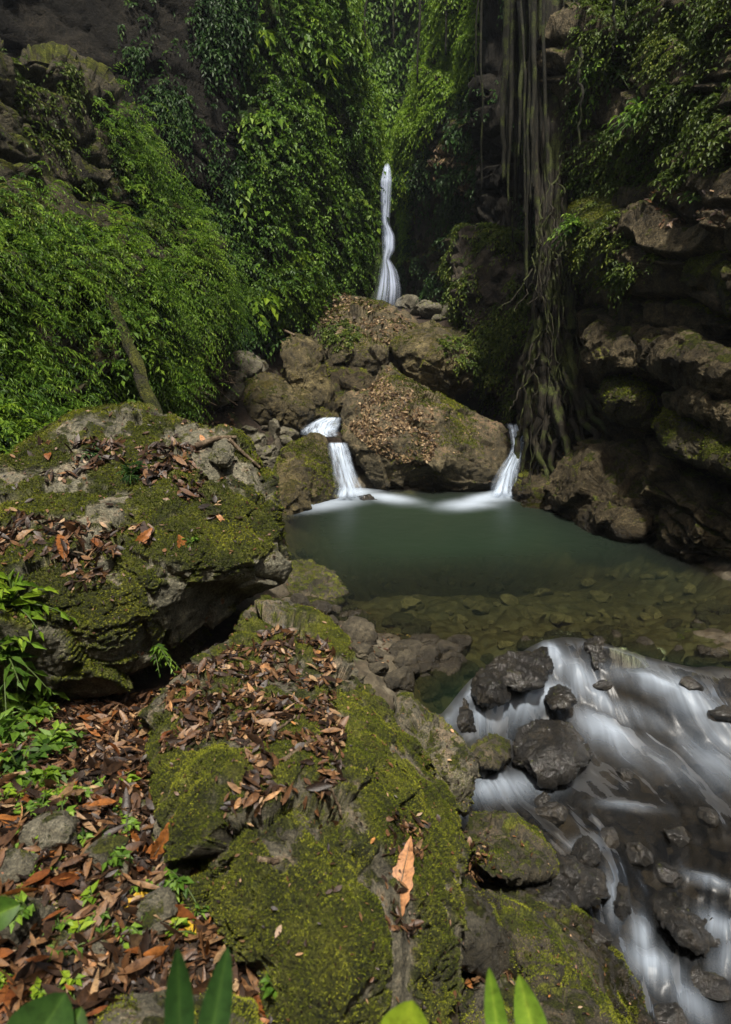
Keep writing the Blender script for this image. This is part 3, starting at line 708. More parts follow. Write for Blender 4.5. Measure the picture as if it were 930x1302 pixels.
boulder('rock wedged under the right end of the layered slab',
        [(842, 500), (870, 490), (920, 510), (990, 545), (990, 580), (930, 556), (880, 530), (850, 520)],
        [(846, 502, 8.45), (920, 512, 7.45), (985, 560, 6.75), (890, 520, 7.75), (930, 545, 7.35)], 'cliff', 80, 1.0, 349, .8, .16, .8, key='H8')
# stream edge rocks, lower right
boulder('long dark slab running down into the bottom edge of the picture',
        [(618, 1135), (640, 1126), (690, 1140), (715, 1165), (745, 1195), (780, 1225), (810, 1270), (850, 1330), (850, 1400), (740, 1400), (690, 1330), (655, 1260), (650, 1200), (635, 1165)],
        [(620, 1137, 2.72), (690, 1142, 2.85), (715, 1170, 2.75), (660, 1180, 2.45), (720, 1230, 2.3), (800, 1260, 2.45), (740, 1290, 2.05), (830, 1320, 2.3), (780, 1380, 1.9), (665, 1250, 2.2), (850, 1390, 2.2)],
        'streamrock', 150, 1.0, 211, .7, .12, .8, key='S1')
boulder('smooth grey rock leaning against the slab below a pocket of leaves',
        [(580, 1120), (596, 1112), (620, 1140), (640, 1180), (656, 1205), (654, 1232), (630, 1240), (598, 1230), (575, 1225)],
        [(585, 1120, 2.55), (600, 1120, 2.6), (640, 1185, 2.4), (610, 1180, 2.25), (630, 1230, 2.15), (590, 1220, 2.15), (652, 1215, 2.3)], 'stone', 100, .6, 223, .5, .1, .7, key='S2')
boulder('brown mossy rock at the stream edge behind the leaf pocket',
        [(586, 1060), (600, 1036), (640, 1042), (680, 1060), (704, 1085), (700, 1108), (668, 1122), (625, 1118), (600, 1100)],
        [(590, 1060, 3.2), (640, 1045, 3.3), (695, 1085, 3.15), (645, 1080, 3.0), (665, 1115, 2.85), (605, 1095, 2.9)], 'streamrock', 100, .7, 227, .5, .12, .8, key='S3')
boulder('wet black ledge rock poking into the running water',
        [(655, 1120), (690, 1098), (730, 1090), (765, 1110), (775, 1140), (740, 1160), (705, 1165), (675, 1145)],
        [(660, 1122, 3.0), (700, 1098, 3.15), (760, 1110, 3.2), (715, 1130, 2.95), (740, 1155, 2.9), (690, 1150, 2.8)], 'wet', 90, .6, 229, .4, .1, 1.0, key='S4')
boulder('small mossy stone with leaves at the foot of the long slab',
        [(585, 1290), (600, 1255), (640, 1240), (665, 1270), (690, 1320), (680, 1380), (600, 1380)],
        [(590, 1290, 2.0), (640, 1245, 2.15), (640, 1290, 1.9), (680, 1330, 1.95), (620, 1360, 1.7)], 'slab', 80, .5, 233, .4, .1, .8, key='S5')
boulder('low flat mossy rock at the very bottom under a broad leaf',
        [(120, 1290), (150, 1268), (210, 1260), (270, 1262), (320, 1272), (335, 1310), (330, 1400), (110, 1400)],
        [(130, 1290, 1.40), (220, 1262, 1.50), (320, 1280, 1.48), (230, 1310, 1.34), (220, 1380, 1.18), (130, 1380, 1.16)], 'slab', 100, .5, 239, .35, .06, .6, key='S6')
boulder('little square mossy stone sitting on the long slab',
        [(338, 1052), (345, 1032), (362, 1020), (385, 1030), (404, 1052), (400, 1072), (380, 1080), (352, 1068)],
        [(340, 1050, 2.03), (362, 1022, 2.13), (400, 1055, 2.1), (370, 1050, 2.0), (380, 1076, 1.95), (350, 1066, 1.97)], 'slab', 70, .2, 241, .1, .04, .8, name='stone', cat='stone', key='S7')
boulder('bright moss knob on the top edge of the huge boulder',
        [(266, 586), (270, 560), (285, 552), (298, 566), (304, 585), (290, 596)],
        [(268, 580, 4.95), (285, 556, 5.15), (300, 580, 5.0), (284, 576, 4.9)], 'boulder', 50, .4, 243, .3, .08, .8, name='stone', cat='stone', key='S8')
boulder('low mossy hummock among the dry leaves at the left edge',
        [(-40, 1150), (0, 1112), (40, 1105), (78, 1120), (75, 1160), (40, 1190), (-30, 1200)],
        [(-30, 1150, 1.74), (30, 1110, 1.90), (72, 1130, 1.82), (20, 1150, 1.68), (40, 1185, 1.64)], 'slab', 80, .4, 245, .2, .07, .7, name='stone', cat='stone', key='S9')
# stones standing in the stream
boulder('large wet black stone in the middle of the white water',
        [(650, 945), (660, 925), (690, 918), (725, 920), (745, 938), (750, 962), (735, 985), (700, 996), (668, 985), (655, 968)],
        [(655, 945, 4.3), (690, 920, 4.5), (740, 940, 4.4), (700, 950, 4.15), (735, 975, 4.05), (690, 985, 3.95), (665, 970, 4.05)], 'wet', 110, .6, 251, .45, .12, .8, name='stone', cat='stone', key='W1')
boulder('mossy brown stone beside the large black stone in the white water',
        [(590, 950), (600, 932), (625, 930), (648, 942), (650, 965), (635, 980), (612, 976), (596, 962)],
        [(592, 948, 4.2), (625, 932, 4.3), (645, 950, 4.15), (620, 955, 4.0), (632, 976, 3.9)], 'streamrock', 80, .4, 257, .3, .1, .8, name='stone', cat='stone', key='W2')
boulder('small round black stone surrounded by foam below the pool lip',
        [(692, 890), (698, 874), (712, 870), (728, 876), (732, 892), (720, 902), (702, 902)],
        [(694, 888, 4.75), (712, 872, 4.85), (730, 888, 4.7), (712, 890, 4.65), (715, 900, 4.55)], 'wet', 60, .3, 263, .2, .07, .8, name='stone', cat='stone', key='W3')
boulder('dark stone half veiled by the left branch of the stream',
        [(598, 880), (606, 855), (628, 850), (648, 866), (650, 890), (625, 900), (606, 898)],
        [(600, 880, 4.45), (625, 853, 4.60), (645, 875, 4.50), (625, 880, 4.30), (625, 896, 4.25)], 'wet', 60, .4, 269, .25, .1, .8, name='stone', cat='stone', key='W4')
boulder('narrow black stone where the leftmost water slips down',
        [(574, 915), (578, 892), (590, 886), (602, 905), (606, 930), (592, 936), (578, 930)],
        [(576, 910, 4.25), (590, 888, 4.40), (604, 925, 4.20), (590, 915, 4.15)], 'wet', 50, .3, 271, .2, .07, .8, name='stone', cat='stone', key='W5')
boulder('glistening pointed stone breaking the dark water',
        [(728, 1085), (735, 1068), (748, 1062), (760, 1075), (764, 1095), (748, 1105), (732, 1100)],
        [(730, 1085, 3.45), (748, 1064, 3.55), (760, 1090, 3.4), (746, 1088, 3.35)], 'wet', 50, .25, 277, .15, .06, .9, name='stone', cat='stone', key='W6')
boulder('long black rock splitting the lower rapid',
        [(832, 1150), (850, 1138), (885, 1150), (915, 1175), (922, 1205), (895, 1215), (865, 1195), (840, 1175)],
        [(835, 1152, 3.25), (880, 1150, 3.3), (915, 1185, 3.1), (875, 1180, 3.05), (895, 1210, 2.95)], 'wet', 80, .5, 281, .3, .09, .9, name='stone', cat='stone', key='W7')
boulder('black stone at the right edge above the lower rapid',
        [(893, 1125), (905, 1112), (940, 1120), (975, 1145), (960, 1165), (920, 1155)],
        [(895, 1125, 3.5), (930, 1120, 3.5), (930, 1145, 3.35), (965, 1150, 3.35)], 'wet', 60, .4, 283, .25, .08, .9, name='stone', cat='stone', key='W8')
boulder('thin black stone just left of the lower rapid',
        [(778, 1140), (786, 1120), (798, 1128), (802, 1160), (792, 1175), (780, 1165)],
        [(780, 1140, 3.3), (790, 1124, 3.35), (798, 1158, 3.2), (788, 1150, 3.18)], 'wet', 40, .25, 287, .15, .05, .9, name='stone', cat='stone', key='W9')
boulder('angular dark stone capping the pool lip beside the first white tongue',
        [(686, 815), (695, 804), (715, 800), (740, 805), (744, 816), (725, 822), (700, 820)],
        [(690, 812, 5.6), (715, 802, 5.75), (740, 810, 5.6), (715, 814, 5.5)], 'wet', 50, .3, 289, .2, .06, .9, name='stone', cat='stone', key='W10')
boulder('rounded rock on the right bank where the pool spills over',
        [(852, 815), (862, 795), (890, 790), (905, 808), (902, 835), (878, 846), (858, 838)],
        [(855, 815, 5.7), (885, 793, 5.85), (900, 820, 5.6), (875, 825, 5.4), (878, 842, 5.3)], 'streamrock', 80, .5, 293, .35, .12, .8, name='stone', cat='stone', key='W11')
boulder('brown rock cut by the right frame edge beside the spill',
        [(905, 835), (915, 818), (950, 815), (1000, 830), (1000, 880), (940, 865), (912, 850)],
        [(908, 835, 5.35), (940, 818, 5.4), (940, 845, 5.1), (980, 860, 5.0)], 'streamrock', 70, .6, 307, .35, .12, .8, name='stone', cat='stone', key='W12')
boulder('long pale grey stone breaking the surface by the right bank',
        [(750, 803), (775, 795), (800, 797), (806, 808), (780, 815), (756, 813)],
        [(752, 805, 5.95), (785, 797, 6.05), (800, 806, 5.85), (778, 808, 5.75)], 'pebble', 50, .4, 311, .2, .06, .8, name='stone', cat='stone', key='W13')
boulder('half sunken dark stone in the foam below the left small fall',
        [(444, 638), (452, 631), (470, 631), (482, 638), (478, 648), (455, 650)],
        [(446, 638, 11.3), (465, 632, 11.4), (480, 640, 11.2), (462, 642, 11.1)], 'wet', 50, .6, 313, .35, .1, .8, name='stone', cat='stone', key='W14')
# ------------------------------------------------------------------ water
def blobs(P, lst):
    x, y = proj(P); f = np.zeros(len(P))
    for (cx, cy, rx, ry, rot, s) in lst:
        c, n = math.cos(R(rot)), math.sin(R(rot))
        u = ((x - cx) * c + (y - cy) * n) / rx; v = (-(x - cx) * n + (y - cy) * c) / ry
        f = np.maximum(f, s * np.exp(-(u * u + v * v) * .78)) + .08 * s * np.exp(-(u * u + v * v) * .4)
    return np.clip(f, 0, 1)
POOLFOAM = [(436, 628, 36, 7, -4, 1.0), (420, 641, 50, 8, -8, .75), (492, 634, 40, 6, 6, .85), (628, 633, 44, 7, -10, 1.0), (596, 642, 40, 8, -4, .75), (648, 627, 22, 7, 0, .9), (545, 644, 50, 4, 0, .3)]
xs = np.linspace(-3.2, 9, 260); ts = np.linspace(0, 1, 200)
Xg, Tg = np.meshgrid(xs, ts); yl = ylip(Xg); Yg = yl + (13.4 - yl) * Tg
Pp = np.stack([Xg, Yg, np.zeros_like(Xg)], -1).reshape(-1, 3)
deepf = np.clip((0 - TZ(Pp[:, 0], Pp[:, 1]) - .13) / .95, 0, 1) ** .85
foam = blobs(Pp, POOLFOAM)
Pp[:, 2] += .03 * foam
tag(link('pool_water', mesh('pool_water', Pp, gridfaces(260, 200), M['pool'], attrs=dict(foam=foam, deep=deepf), uv=Pp[:, :2] * .3)),
    'green plunge pool with foam under the two small falls', 'pool', kind='structure')
STREAMFOAM = [(704, 832, 20, 10, 50, 1.0), (726, 856, 36, 13, 40, .95), (690, 886, 40, 14, -8, .9), (655, 900, 40, 16, -18, .85), (602, 880, 12, 16, 20, .7), (576, 905, 9, 22, 8, .9), (612, 918, 20, 16, 20, .8),
              (760, 890, 36, 9, 32, .75), (836, 874, 48, 9, 18, .9), (880, 894, 44, 15, 36, 1.0), (915, 930, 50, 20, 42, .8), (800, 905, 50, 10, 26, .4), (775, 935, 44, 14, 32, .85), (830, 960, 50, 12, 34, .4), (905, 965, 50, 18, 40, .5),
              (636, 1002, 44, 13, -6, .75), (606, 985, 12, 18, 30, .6), (690, 1004, 24, 8, 0, .3),
              (832, 1232, 30, 16, 45, .95), (872, 1270, 36, 14, 40, .5), (816, 1195, 10, 22, -15, .8), (912, 1182, 22, 12, 40, .8), (903, 1122, 22, 6, 20, .6), (778, 1148, 7, 26, -10, .6), (742, 1075, 16, 8, 0, .35), (925, 1215, 14, 24, 20, .5), (800, 1026, 30, 4, 5, .35)]
STREAMLINES = [  # photo polylines; along each the stream function is constant
    (0.0, [(575, 885), (570, 915), (585, 950), (590, 990), (600, 1030)]),
    (.45, [(625, 860), (600, 890), (605, 930), (625, 990), (660, 1040), (720, 1090)]),
    (1.0, [(690, 818), (670, 870), (650, 905), (655, 1000), (720, 1060), (780, 1150), (800, 1250)]),
    (1.35, [(715, 815), (735, 870), (760, 930), (800, 1000), (830, 1120), (830, 1250)]),
    (1.8, [(745, 815), (800, 890), (850, 960), (900, 1080), (900, 1180), (890, 1300)]),
    (2.3, [(800, 828), (850, 880), (910, 950), (970, 1060), (960, 1200)]),
    (2.8, [(860, 842), (910, 890), (970, 960), (1040, 1060)])]
sp, sv = [], []
for v, pl in STREAMLINES:
    for x, y in pl:
        z = -.5
        q = onz(x, y, 0)
        for _ in range(6): q = onz(x, y, zstream(q[0], q[1]))
        sp.append(q[:2]); sv.append(v)
PSI = TPS(np.array(sp), np.array(sv), 6e-2)
xs = np.linspace(.0, 6, 330); ts = np.linspace(0, 1, 330)
Xg, Tg = np.meshgrid(xs, ts); yl = ylip(Xg); Yg = yl + (1.2 - yl) * Tg
Zg = zstream(Xg, Yg)
Ps = np.stack([Xg, Yg, Zg], -1).reshape(-1, 3)
psi = PSI(Ps[:, 0], Ps[:, 1])
foam = blobs(Ps, STREAMFOAM) * (.15 + .85 * sstep(.0, .22 , ylip(Ps[:, 0]) - Ps[:, 1] + .12 * fbm(Ps * 5, 3, seed=33)))
uv = np.stack([psi * 5.0, (ylip(Ps[:, 0]) - Ps[:, 1]) * .55], -1)
Ps[:, 2] += .05 * foam + .035 * fbm(np.stack([psi * 5, Ps[:, 1] * 1.2, 0 * psi], -1), 3, seed=5) * sstep(0, .3, yl.ravel() - Ps[:, 1]) + .03 * fbm(Ps * 3, 3, seed=9) * sstep(0, .3, yl.ravel() - Ps[:, 1])
tag(link('stream_water', mesh('stream_water', Ps, gridfaces(330, 330), M['stream'], attrs=dict(foam=foam, deep=np.full(len(Ps), .8)), uv=uv)),
    'fast stream with silky white water leaving the pool', 'stream', kind='structure')

def fall(name, label, rows, mat, nu=24, nv=60, bulge=.12, thick=.10, cat='waterfall'):
    """rows: (py, px_left, px_right, Y) from the top down; a closed curtain, bulged forward"""
    rows = np.array(rows, float); t = np.linspace(0, 1, len(rows)); tt = np.linspace(0, 1, nv)
    rr = np.stack([np.interp(tt, t, rows[:, i]) for i in range(4)], -1)
    for _ in range(2): rr[1:-1] = (rr[:-2] + 2 * rr[1:-1] + rr[2:]) / 4
    u = np.linspace(0, 1, nu); U, Tt = np.meshgrid(u, tt)
    px = rr[:, 1:2] * (1 - U) + rr[:, 2:3] * U; py = np.repeat(rr[:, :1], nu, 1)
    prof = np.sin(np.pi * U) ** .7
    Y = rr[:, 3:4] - bulge * prof + .25 * bulge * fbm(np.stack([U.ravel() * 5, Tt.ravel() * 1.5, 0 * U.ravel()], -1), 3, seed=3).reshape(U.shape)
    F = W(px, py, Y).reshape(-1, 3); B = W(px, py, rr[:, 3:4] + thick * prof).reshape(-1, 3)
    q = gridfaces(nu, nv); n = len(F)
    uv = np.stack([U.ravel(), Tt.ravel()], -1)
    return tag(link(name, mesh(name, np.concatenate([F, B]), np.concatenate([q[:, ::-1], q + n]), mat, uv=np.concatenate([uv, uv]))), label, cat)
fall('waterfall', 'slender white waterfall dropping through the mossy cleft',
     [(206, 490, 495, 21.2), (216, 486, 498, 20.5), (230, 482, 500, 20.2), (260, 483, 498, 20.1), (285, 484, 496, 20.0), (300, 484, 504, 20.0), (316, 485, 504, 19.9), (330, 485, 497, 19.8), (345, 481, 507, 19.7), (365, 476, 513, 19.6), (404, 466, 514, 19.4)], M['fall'], nv=120, bulge=.35, thick=.3)
fall('small_waterfall', 'small fall pouring between the olive boulder and the tall boulder',
     [(562, 414, 442, 12.1), (570, 415, 446, 11.75), (585, 418, 450, 11.6), (605, 421, 457, 11.5), (622, 422, 464, 11.4), (636, 414, 470, 11.3)], M['cascade'], bulge=.16)
fall('small_waterfall', 'white slide of water between the tall boulder and the root clad cliff',
     [(538, 640, 672, 13.2), (550, 646, 670, 12.5), (566, 650, 668, 12.2), (580, 644, 666, 12.0), (600, 630, 662, 11.75), (618, 622, 660, 11.6), (636, 614, 662, 11.4)], M['cascade'], bulge=.14)
fall('small_waterfall', 'flat white chute of water above the left small fall',
     [(530, 408, 436, 13.4), (538, 386, 436, 13.1), (546, 380, 434, 12.8), (552, 380, 432, 12.6), (556, 396, 432, 12.45)], M['cascade'], bulge=.10)
fall('small_waterfall', 'tiny white spill high up behind the mossy topped boulder',
     [(470, 606, 614, 16.0), (478, 604, 618, 15.7), (488, 602, 616, 15.5)], M['cascade'], bulge=.1, nv=20)
fall('small_waterfall', 'thin comb of water threads falling over the pool lip on the right',
     [(823, 766, 846, 5.42), (828, 764, 850, 5.36), (840, 764, 852, 5.28), (852, 766, 852, 5.20)], fall_mat('thread_water', (.75, .8, .86), 26, .06, .55), nu=60, nv=16, bulge=.03, thick=.03)

def mist():
    import bmesh
    bm = bmesh.new(); bmesh.ops.create_icosphere(bm, subdivisions=4, radius=1)
    V = np.array([v.co[:] for v in bm.verts]); F = np.array([[v.index for v in f.verts] for f in bm.faces]); bm.free()
    V = V * np.array([.75, .5, .95]) * (1 + .25 * fbm(V * 1.5, 3, seed=4))[:, None] + W(489, 372, 19.2)
    k = NT('spray_mist'); v = k.n('VolumePrincipled', {'Color': (.80, .86, 1.0), 'Density': .32})
    k.t.links.new(v.outputs[0], k.out.inputs['Volume'])
    tag(link('mist', mesh('mist', V, F, k.m)), 'spray mist at the base of the slender waterfall', 'mist', kind='stuff')
# ------------------------------------------------------------------ picking points on what is built so far
bpy.context.view_layer.update()
DG = bpy.context.evaluated_depsgraph_get()
WATERN = ('mist', 'pool_water', 'stream_water', 'waterfall', 'small_waterfall')
def pick(px, py, water=False, ground=False):
    a, dy, dz = ray(px, py); o = Vector((0, 0, CAMZ)); d = Vector((float(a), float(dy), float(dz))).normalized()
    for _ in range(6):
        ok, loc, nrm, _i, ob, _m = bpy.context.scene.ray_cast(DG, o, d)
        if not ok: return None
        if not water and ob.name.split('.')[0] in WATERN: o = loc + d * .004; continue
        if ground and ob.name != 'ground': return None
        return np.array(loc), np.array(nrm)
    return None

# ------------------------------------------------------------------ loose stones (copies of a few shapes)
def stone_proto(i):
    bm_v = []
    import bmesh
    bm = bmesh.new(); bmesh.ops.create_icosphere(bm, subdivisions=5, radius=1)
    V = np.array([v.co[:] for v in bm.verts]); F = np.array([[v.index for v in f.verts] for f in bm.faces]); bm.free()
    rg = np.random.default_rng(500 + i)
    r = np.full(len(V), 1.25)
    for _ in range(11):      # cut by random planes
        n = rg.normal(size=3); n /= np.linalg.norm(n); d = rg.uniform(.72, 1.05)
        c = V @ n
        r = np.where(c > .05, np.minimum(r, d / np.maximum(c, .05) * 1.0), r)
    V = V * r[:, None]
    for _ in range(0): pass
    V *= np.array([1, rg.uniform(.65, .95), rg.uniform(.45, .75)])
    N = vnormals(V, F)
    V = V + N * (rockdisp(V, N, 2.2, 'round', 600 + i, .55))[:, None]
    return V, F
PROTO = [stone_proto(i) for i in range(9)]
PM = [mesh('river_stone', V, F, M['pebble']) for V, F in PROTO]
UNDER = rock_mat('pebble_under_water', (.016, .013, .009), (.06, .047, .030), (.16, .13, .088), moss=.0, scale=2.4, obj=True)
PMU = [mesh('river_stone', V, F, UNDER) for V, F in PROTO]
PMM = [mesh('mossy_stone', V, F, rock_mat('mossy_small_stone', (.035, .032, .022), (.09, .083, .06), (.19, .18, .14), moss=.5, scale=2.6, obj=True)) for V, F in PROTO[:1]]
for V, F in PROTO[1:5]: PMM.append(mesh('mossy_stone', V, F, PMM[0].materials[0]))
def stones(poly, n, smin, smax, label, group, meshes=PM, sink=.25, name='river_stone', power=2.0):
    xs = [p[0] for p in poly]; ys = [p[1] for p in poly]; k = 0; tries = 0
    while k < n and tries < n * 20:
        tries += 1
        x, y = random.uniform(min(xs), max(xs)), random.uniform(min(ys), max(ys))
        if not inpoly(np.array([x]), np.array([y]), poly)[0]: continue
        h = pick(x, y, ground=True)
        if h is None: continue
        P, N = h
        s = (smin + (smax - smin) * random.random() ** power) / 2
        o = link(name, random.choice(meshes)); o.location = P + np.array([0, 0, s * (.55 - sink)])
        o.scale = [s * random.uniform(.8, 1.2) for _ in range(3)]
        o.rotation_euler = (random.uniform(-.35, .35), random.uniform(-.35, .35), random.uniform(0, 6.28))
        tag(o, label, 'stone', group); k += 1
BAND = [(378, 778), (440, 768), (470, 790), (520, 800), (595, 858), (588, 888), (565, 900), (530, 900), (480, 856), (450, 830), (420, 800)]
stones(BAND, 62, .07, .32, 'grey brown stone in the cobble band between mossy slab and pool', 'stones of the cobble band by the pool')
stones([(362, 700), (400, 705), (450, 770), (440, 790), (380, 778)], 14, .1, .3, 'grey brown stone in the cobble band between mossy slab and pool', 'stones of the cobble band by the pool')
stones([(500, 790), (560, 800), (620, 850), (640, 850), (595, 880), (560, 860)], 14, .12, .32, 'grey brown stone in the cobble band between mossy slab and pool', 'stones of the cobble band by the pool')
stones([(375, 690), (430, 712), (560, 722), (700, 735), (860, 725), (925, 760), (900, 800), (740, 800), (620, 840), (520, 790)], 95, .07, .28, 'brown stone lying under the clear shallow water of the pool', 'stones under the clear pool water', sink=.40, meshes=PMU)
stones([(700, 800), (760, 806), (850, 836), (930, 838), (930, 856), (850, 848), (780, 826), (700, 816)], 26, .07, .24, 'small wet stone on the lip where the pool spills over', 'stones on the spill lip', sink=.05)
stones([(600, 850), (690, 815), (700, 840), (680, 880), (600, 900)], 10, .10, .22, 'small wet stone on the lip where the pool spills over', 'stones on the spill lip', sink=.0)
stones([(820, 790), (930, 770), (930, 800), (850, 800)], 10, .1, .3, 'wet stone at the right hand shore of the pool', 'stones on the right shore', sink=.3)
stones([(600, 1000), (760, 1000), (900, 1000), (925, 1110), (900, 1120), (740, 1060), (660, 1040)], 32, .12, .42, 'brown stone showing through the dark stream water', 'stones on the stream bed', sink=.2)
stones([(800, 1050), (925, 1060), (925, 1290), (840, 1290), (780, 1180)], 18, .12, .4, 'brown stone showing through the dark stream water', 'stones on the stream bed', sink=.2)
stones([(858, 850), (930, 872), (930, 925), (905, 900), (870, 880)], 12, .08, .22, 'wet dark stone at the edge of the foam under the spill', 'wet stones by the spill')
stones([(246, 545), (300, 545), (350, 565), (345, 605), (322, 600), (300, 570)], 34, .10, .42, 'mossy stone on the debris slope behind the huge boulder', 'stones of the debris slope', meshes=PMM + PM[:3], name='mossy_stone')
stones([(270, 420), (330, 400), (345, 470), (330, 470), (290, 500), (240, 520), (250, 470)], 22, .2, .8, 'dark mossy stone in the shady hollow under the green wall', 'stones of the shady hollow', meshes=PMM, name='mossy_stone')
stones([(0, 1080), (200, 1000), (250, 1200), (130, 1240), (0, 1250)], 13, .06, .17, 'small mossy stone poking through the leaf litter', 'stones in the leaf litter', meshes=PMM, name='mossy_stone', sink=.1)
stones([(500, 384), (600, 384), (625, 425), (560, 410)], 10, .4, 1.0, 'dark rock rubble right of the waterfall base', 'rubble right of the waterfall base', meshes=PMM, name='mossy_stone')
stones([(335, 500), (405, 540), (395, 575), (345, 600), (330, 560)], 14, .15, .5, 'mossy stone on the debris slope behind the huge boulder', 'stones of the debris slope', meshes=PMM + PM[:3], name='mossy_stone')
PMW = [mesh('stream_stone', V, F, M['wet']) for V, F in PROTO]
for x, y, d, lab in [(700, 1035, .20, 'flat black stone level with the water below the large black stone'), (775, 1065, .16, 'low black stone under the wet branch'), (815, 1085, .22, 'black stone in the dark water right of the pointed stone'),
                     (860, 1060, .18, 'black stone near the right edge in the dark water'), (720, 1110, .14, 'little black stone against the wet ledge rock'), (900, 1035, .15, 'small stone at the right edge below the white rapid'), (760, 1185, .16, 'black stone beside the long dark slab'), (850, 1110, .15, 'stone upstream of the long black rock'),
                     (795, 985, .13, 'stone tip in the thinning foam'), (905, 1250, .18, 'black stone at the bottom right corner'), (850, 1290, .16, 'half covered stone at the bottom edge of the rapid'), (690, 1015, .12, 'small stone tight below the large black stone'), (880, 870, .14, 'black stone under the right hand spill'), (765, 870, .13, 'black stone between the two white tongues'), (920, 905, .18, 'black stone at the right end of the spill')]:
    h = pick(x, y, water=True)
    if h is None: continue
    o = link('stream_stone', random.choice(PMW)); o.location = h[0] - np.array([0, 0, d * .10]); o.scale = [d * random.uniform(.45, .6) for _ in range(3)]; o.rotation_euler = (random.uniform(-.3, .3), random.uniform(-.3, .3), random.uniform(0, 6.28))
    tag(o, lab, 'stone', 'black stones in the stream')
stones([(590, 1000), (620, 990), (640, 1040), (600, 1060)], 6, .07, .16, 'small stone beside the mossy hump at the water edge', 'stones beside the hump')
stones([(560, 398), (600, 380), (640, 440), (612, 460), (600, 420)], 12, .3, .9, 'dark rock rubble right of the waterfall base', 'rubble right of the waterfall base', meshes=PMM, name='mossy_stone')

# ------------------------------------------------------------------ tubes: roots, vines, twigs
def tube(pts, r0, r1, seg=8, wob=0.0, seed=0, sub=8, lump=.15, start=1.0):
    P = np.array(pts, float); t = np.linspace(0, 1, len(P)); n = max(6, len(P) * sub)
    tt = np.linspace(0, 1, n)
    Q = np.stack([np.interp(tt, t, P[:, i]) for i in range(3)], -1)
    for _ in range(sub): Q[1:-1] = (Q[:-2] + 2 * Q[1:-1] + Q[2:]) / 4
    if wob: Q[1:-1] += wob * np.stack([fbm(np.stack([tt * 5, 0 * tt + i * 9, 0 * tt + seed], -1), 3, seed=seed) for i in range(3)], -1)[1:-1]
    D = np.gradient(Q, axis=0); D /= np.linalg.norm(D, axis=1)[:, None] + 1e-9
    up = np.array([.31, .2, .93]); A = np.cross(D, up); A /= np.linalg.norm(A, axis=1)[:, None] + 1e-9; B = np.cross(D, A)
    r = (r0 + (r1 - r0) * tt) * (start + (1 - start) * sstep(0, .3, tt))
    ph = np.linspace(0, 2 * np.pi, seg, endpoint=False)
    V = Q[:, None] + (A[:, None] * np.cos(ph)[None, :, None] + B[:, None] * np.sin(ph)[None, :, None]) * r[:, None, None]
    V = V.reshape(-1, 3)
    V = V + (V - np.repeat(Q, seg, 0)) * (lump * fbm(V / max(r0, .01) * .8, 3, seed=seed))[:, None] * 2
    i = np.arange(n * seg).reshape(n, seg); j = np.roll(i, -1, 1)
    F = np.stack([i[:-1], i[1:], j[1:], j[:-1]], -1).reshape(-1, 4)
    V = np.concatenate([V, Q[:1], Q[-1:]]); a, b = len(V) - 2, len(V) - 1
    c1 = np.stack([np.full(seg, a), i[0], j[0]], -1); c2 = np.stack([np.full(seg, b), j[-1], i[-1]], -1)
    return V, F, np.concatenate([c1, c2])
def tube_obj(name, pts, r0, r1, mat, parent=None, **kw):
    V, F, T3 = tube(pts, r0, r1, **kw); return link(name, mesh(name, V, [F, T3], mat), parent)
def pxpts(l): return [W(*p) for p in l]
# strangler fig whose roots run down the cliff
fig = bpy.data.objects.new('fig_tree', None); C.objects.link(fig); fig.location = W(700, 600, 11.6)
tag(fig, 'tall fig whose roots hang down the cliff in a curtain and spread over the rocks', 'tree')
fl = np.array(fig.location)
def root(pl, r0, r1, seed, seg=8, mat='bark', wob=.06, name='root'):
    return tube_obj(name, [W(*p) - fl for p in pl], r0, r1, M[mat], fig, seed=seed, seg=seg, wob=wob, start=1.0 if name == 'trunk' or mat == 'vine' else .15, lump=.3 if name == 'trunk' else .2)
root([(708, -420, 13.0), (706, -100, 12.75), (704, 100, 12.5), (706, 260, 12.3), (704, 330, 12.1), (700, 400, 12.0), (698, 440, 11.95)], .15, .14, 1, 24, wob=.12, name='trunk')
rs = [([(700, 380, 11.9), (700, 440, 11.75), (706, 490, 11.6), (716, 540, 11.2), (722, 585, 10.9)], .17, .08),
      ([(694, 380, 11.9), (684, 440, 11.8), (676, 490, 11.75), (668, 540, 11.8), (664, 600, 11.7)], .15, .06),
      ([(704, 400, 11.9), (716, 450, 11.6), (735, 490, 11.3), (760, 530, 10.8), (776, 560, 10.4)], .16, .06),
      ([(690, 400, 11.9), (690, 460, 11.7), (690, 510, 11.5), (692, 560, 11.3), (684, 610, 11.3)], .13, .05),
      ([(708, 420, 11.8), (726, 470, 11.5), (748, 500, 11.1), (790, 545, 10.3)], .12, .05),
      ([(698, 440, 11.8), (700, 500, 11.5), (708, 550, 11.2), (704, 600, 11.1), (700, 640, 11.1)], .12, .05),
      ([(688, 420, 11.9), (672, 470, 12.0), (662, 520, 12.1), (658, 570, 12.1)], .10, .04),
      ([(684, 300, 12.2), (684, 380, 12.05), (672, 430, 12.05), (660, 480, 12.2), (652, 520, 12.6)], .13, .05),
      ([(720, 320, 12.0), (726, 390, 11.6), (722, 440, 11.5), (730, 500, 11.2), (744, 560, 10.8)], .14, .05),
      ([(712, 470, 11.6), (700, 530, 11.4), (688, 570, 11.4), (672, 620, 11.5)], .08, .03),
      ([(724, 500, 11.3), (738, 560, 10.8), (760, 590, 10.4)], .07, .03),
      ([(676, 480, 11.8), (690, 540, 11.5), (716, 590, 11.0)], .06, .03)]
for i, (pl, a, b) in enumerate(rs): root(pl, a * .9, b * .45, 10 + i, 12, wob=.16)
rg = np.random.default_rng(21)
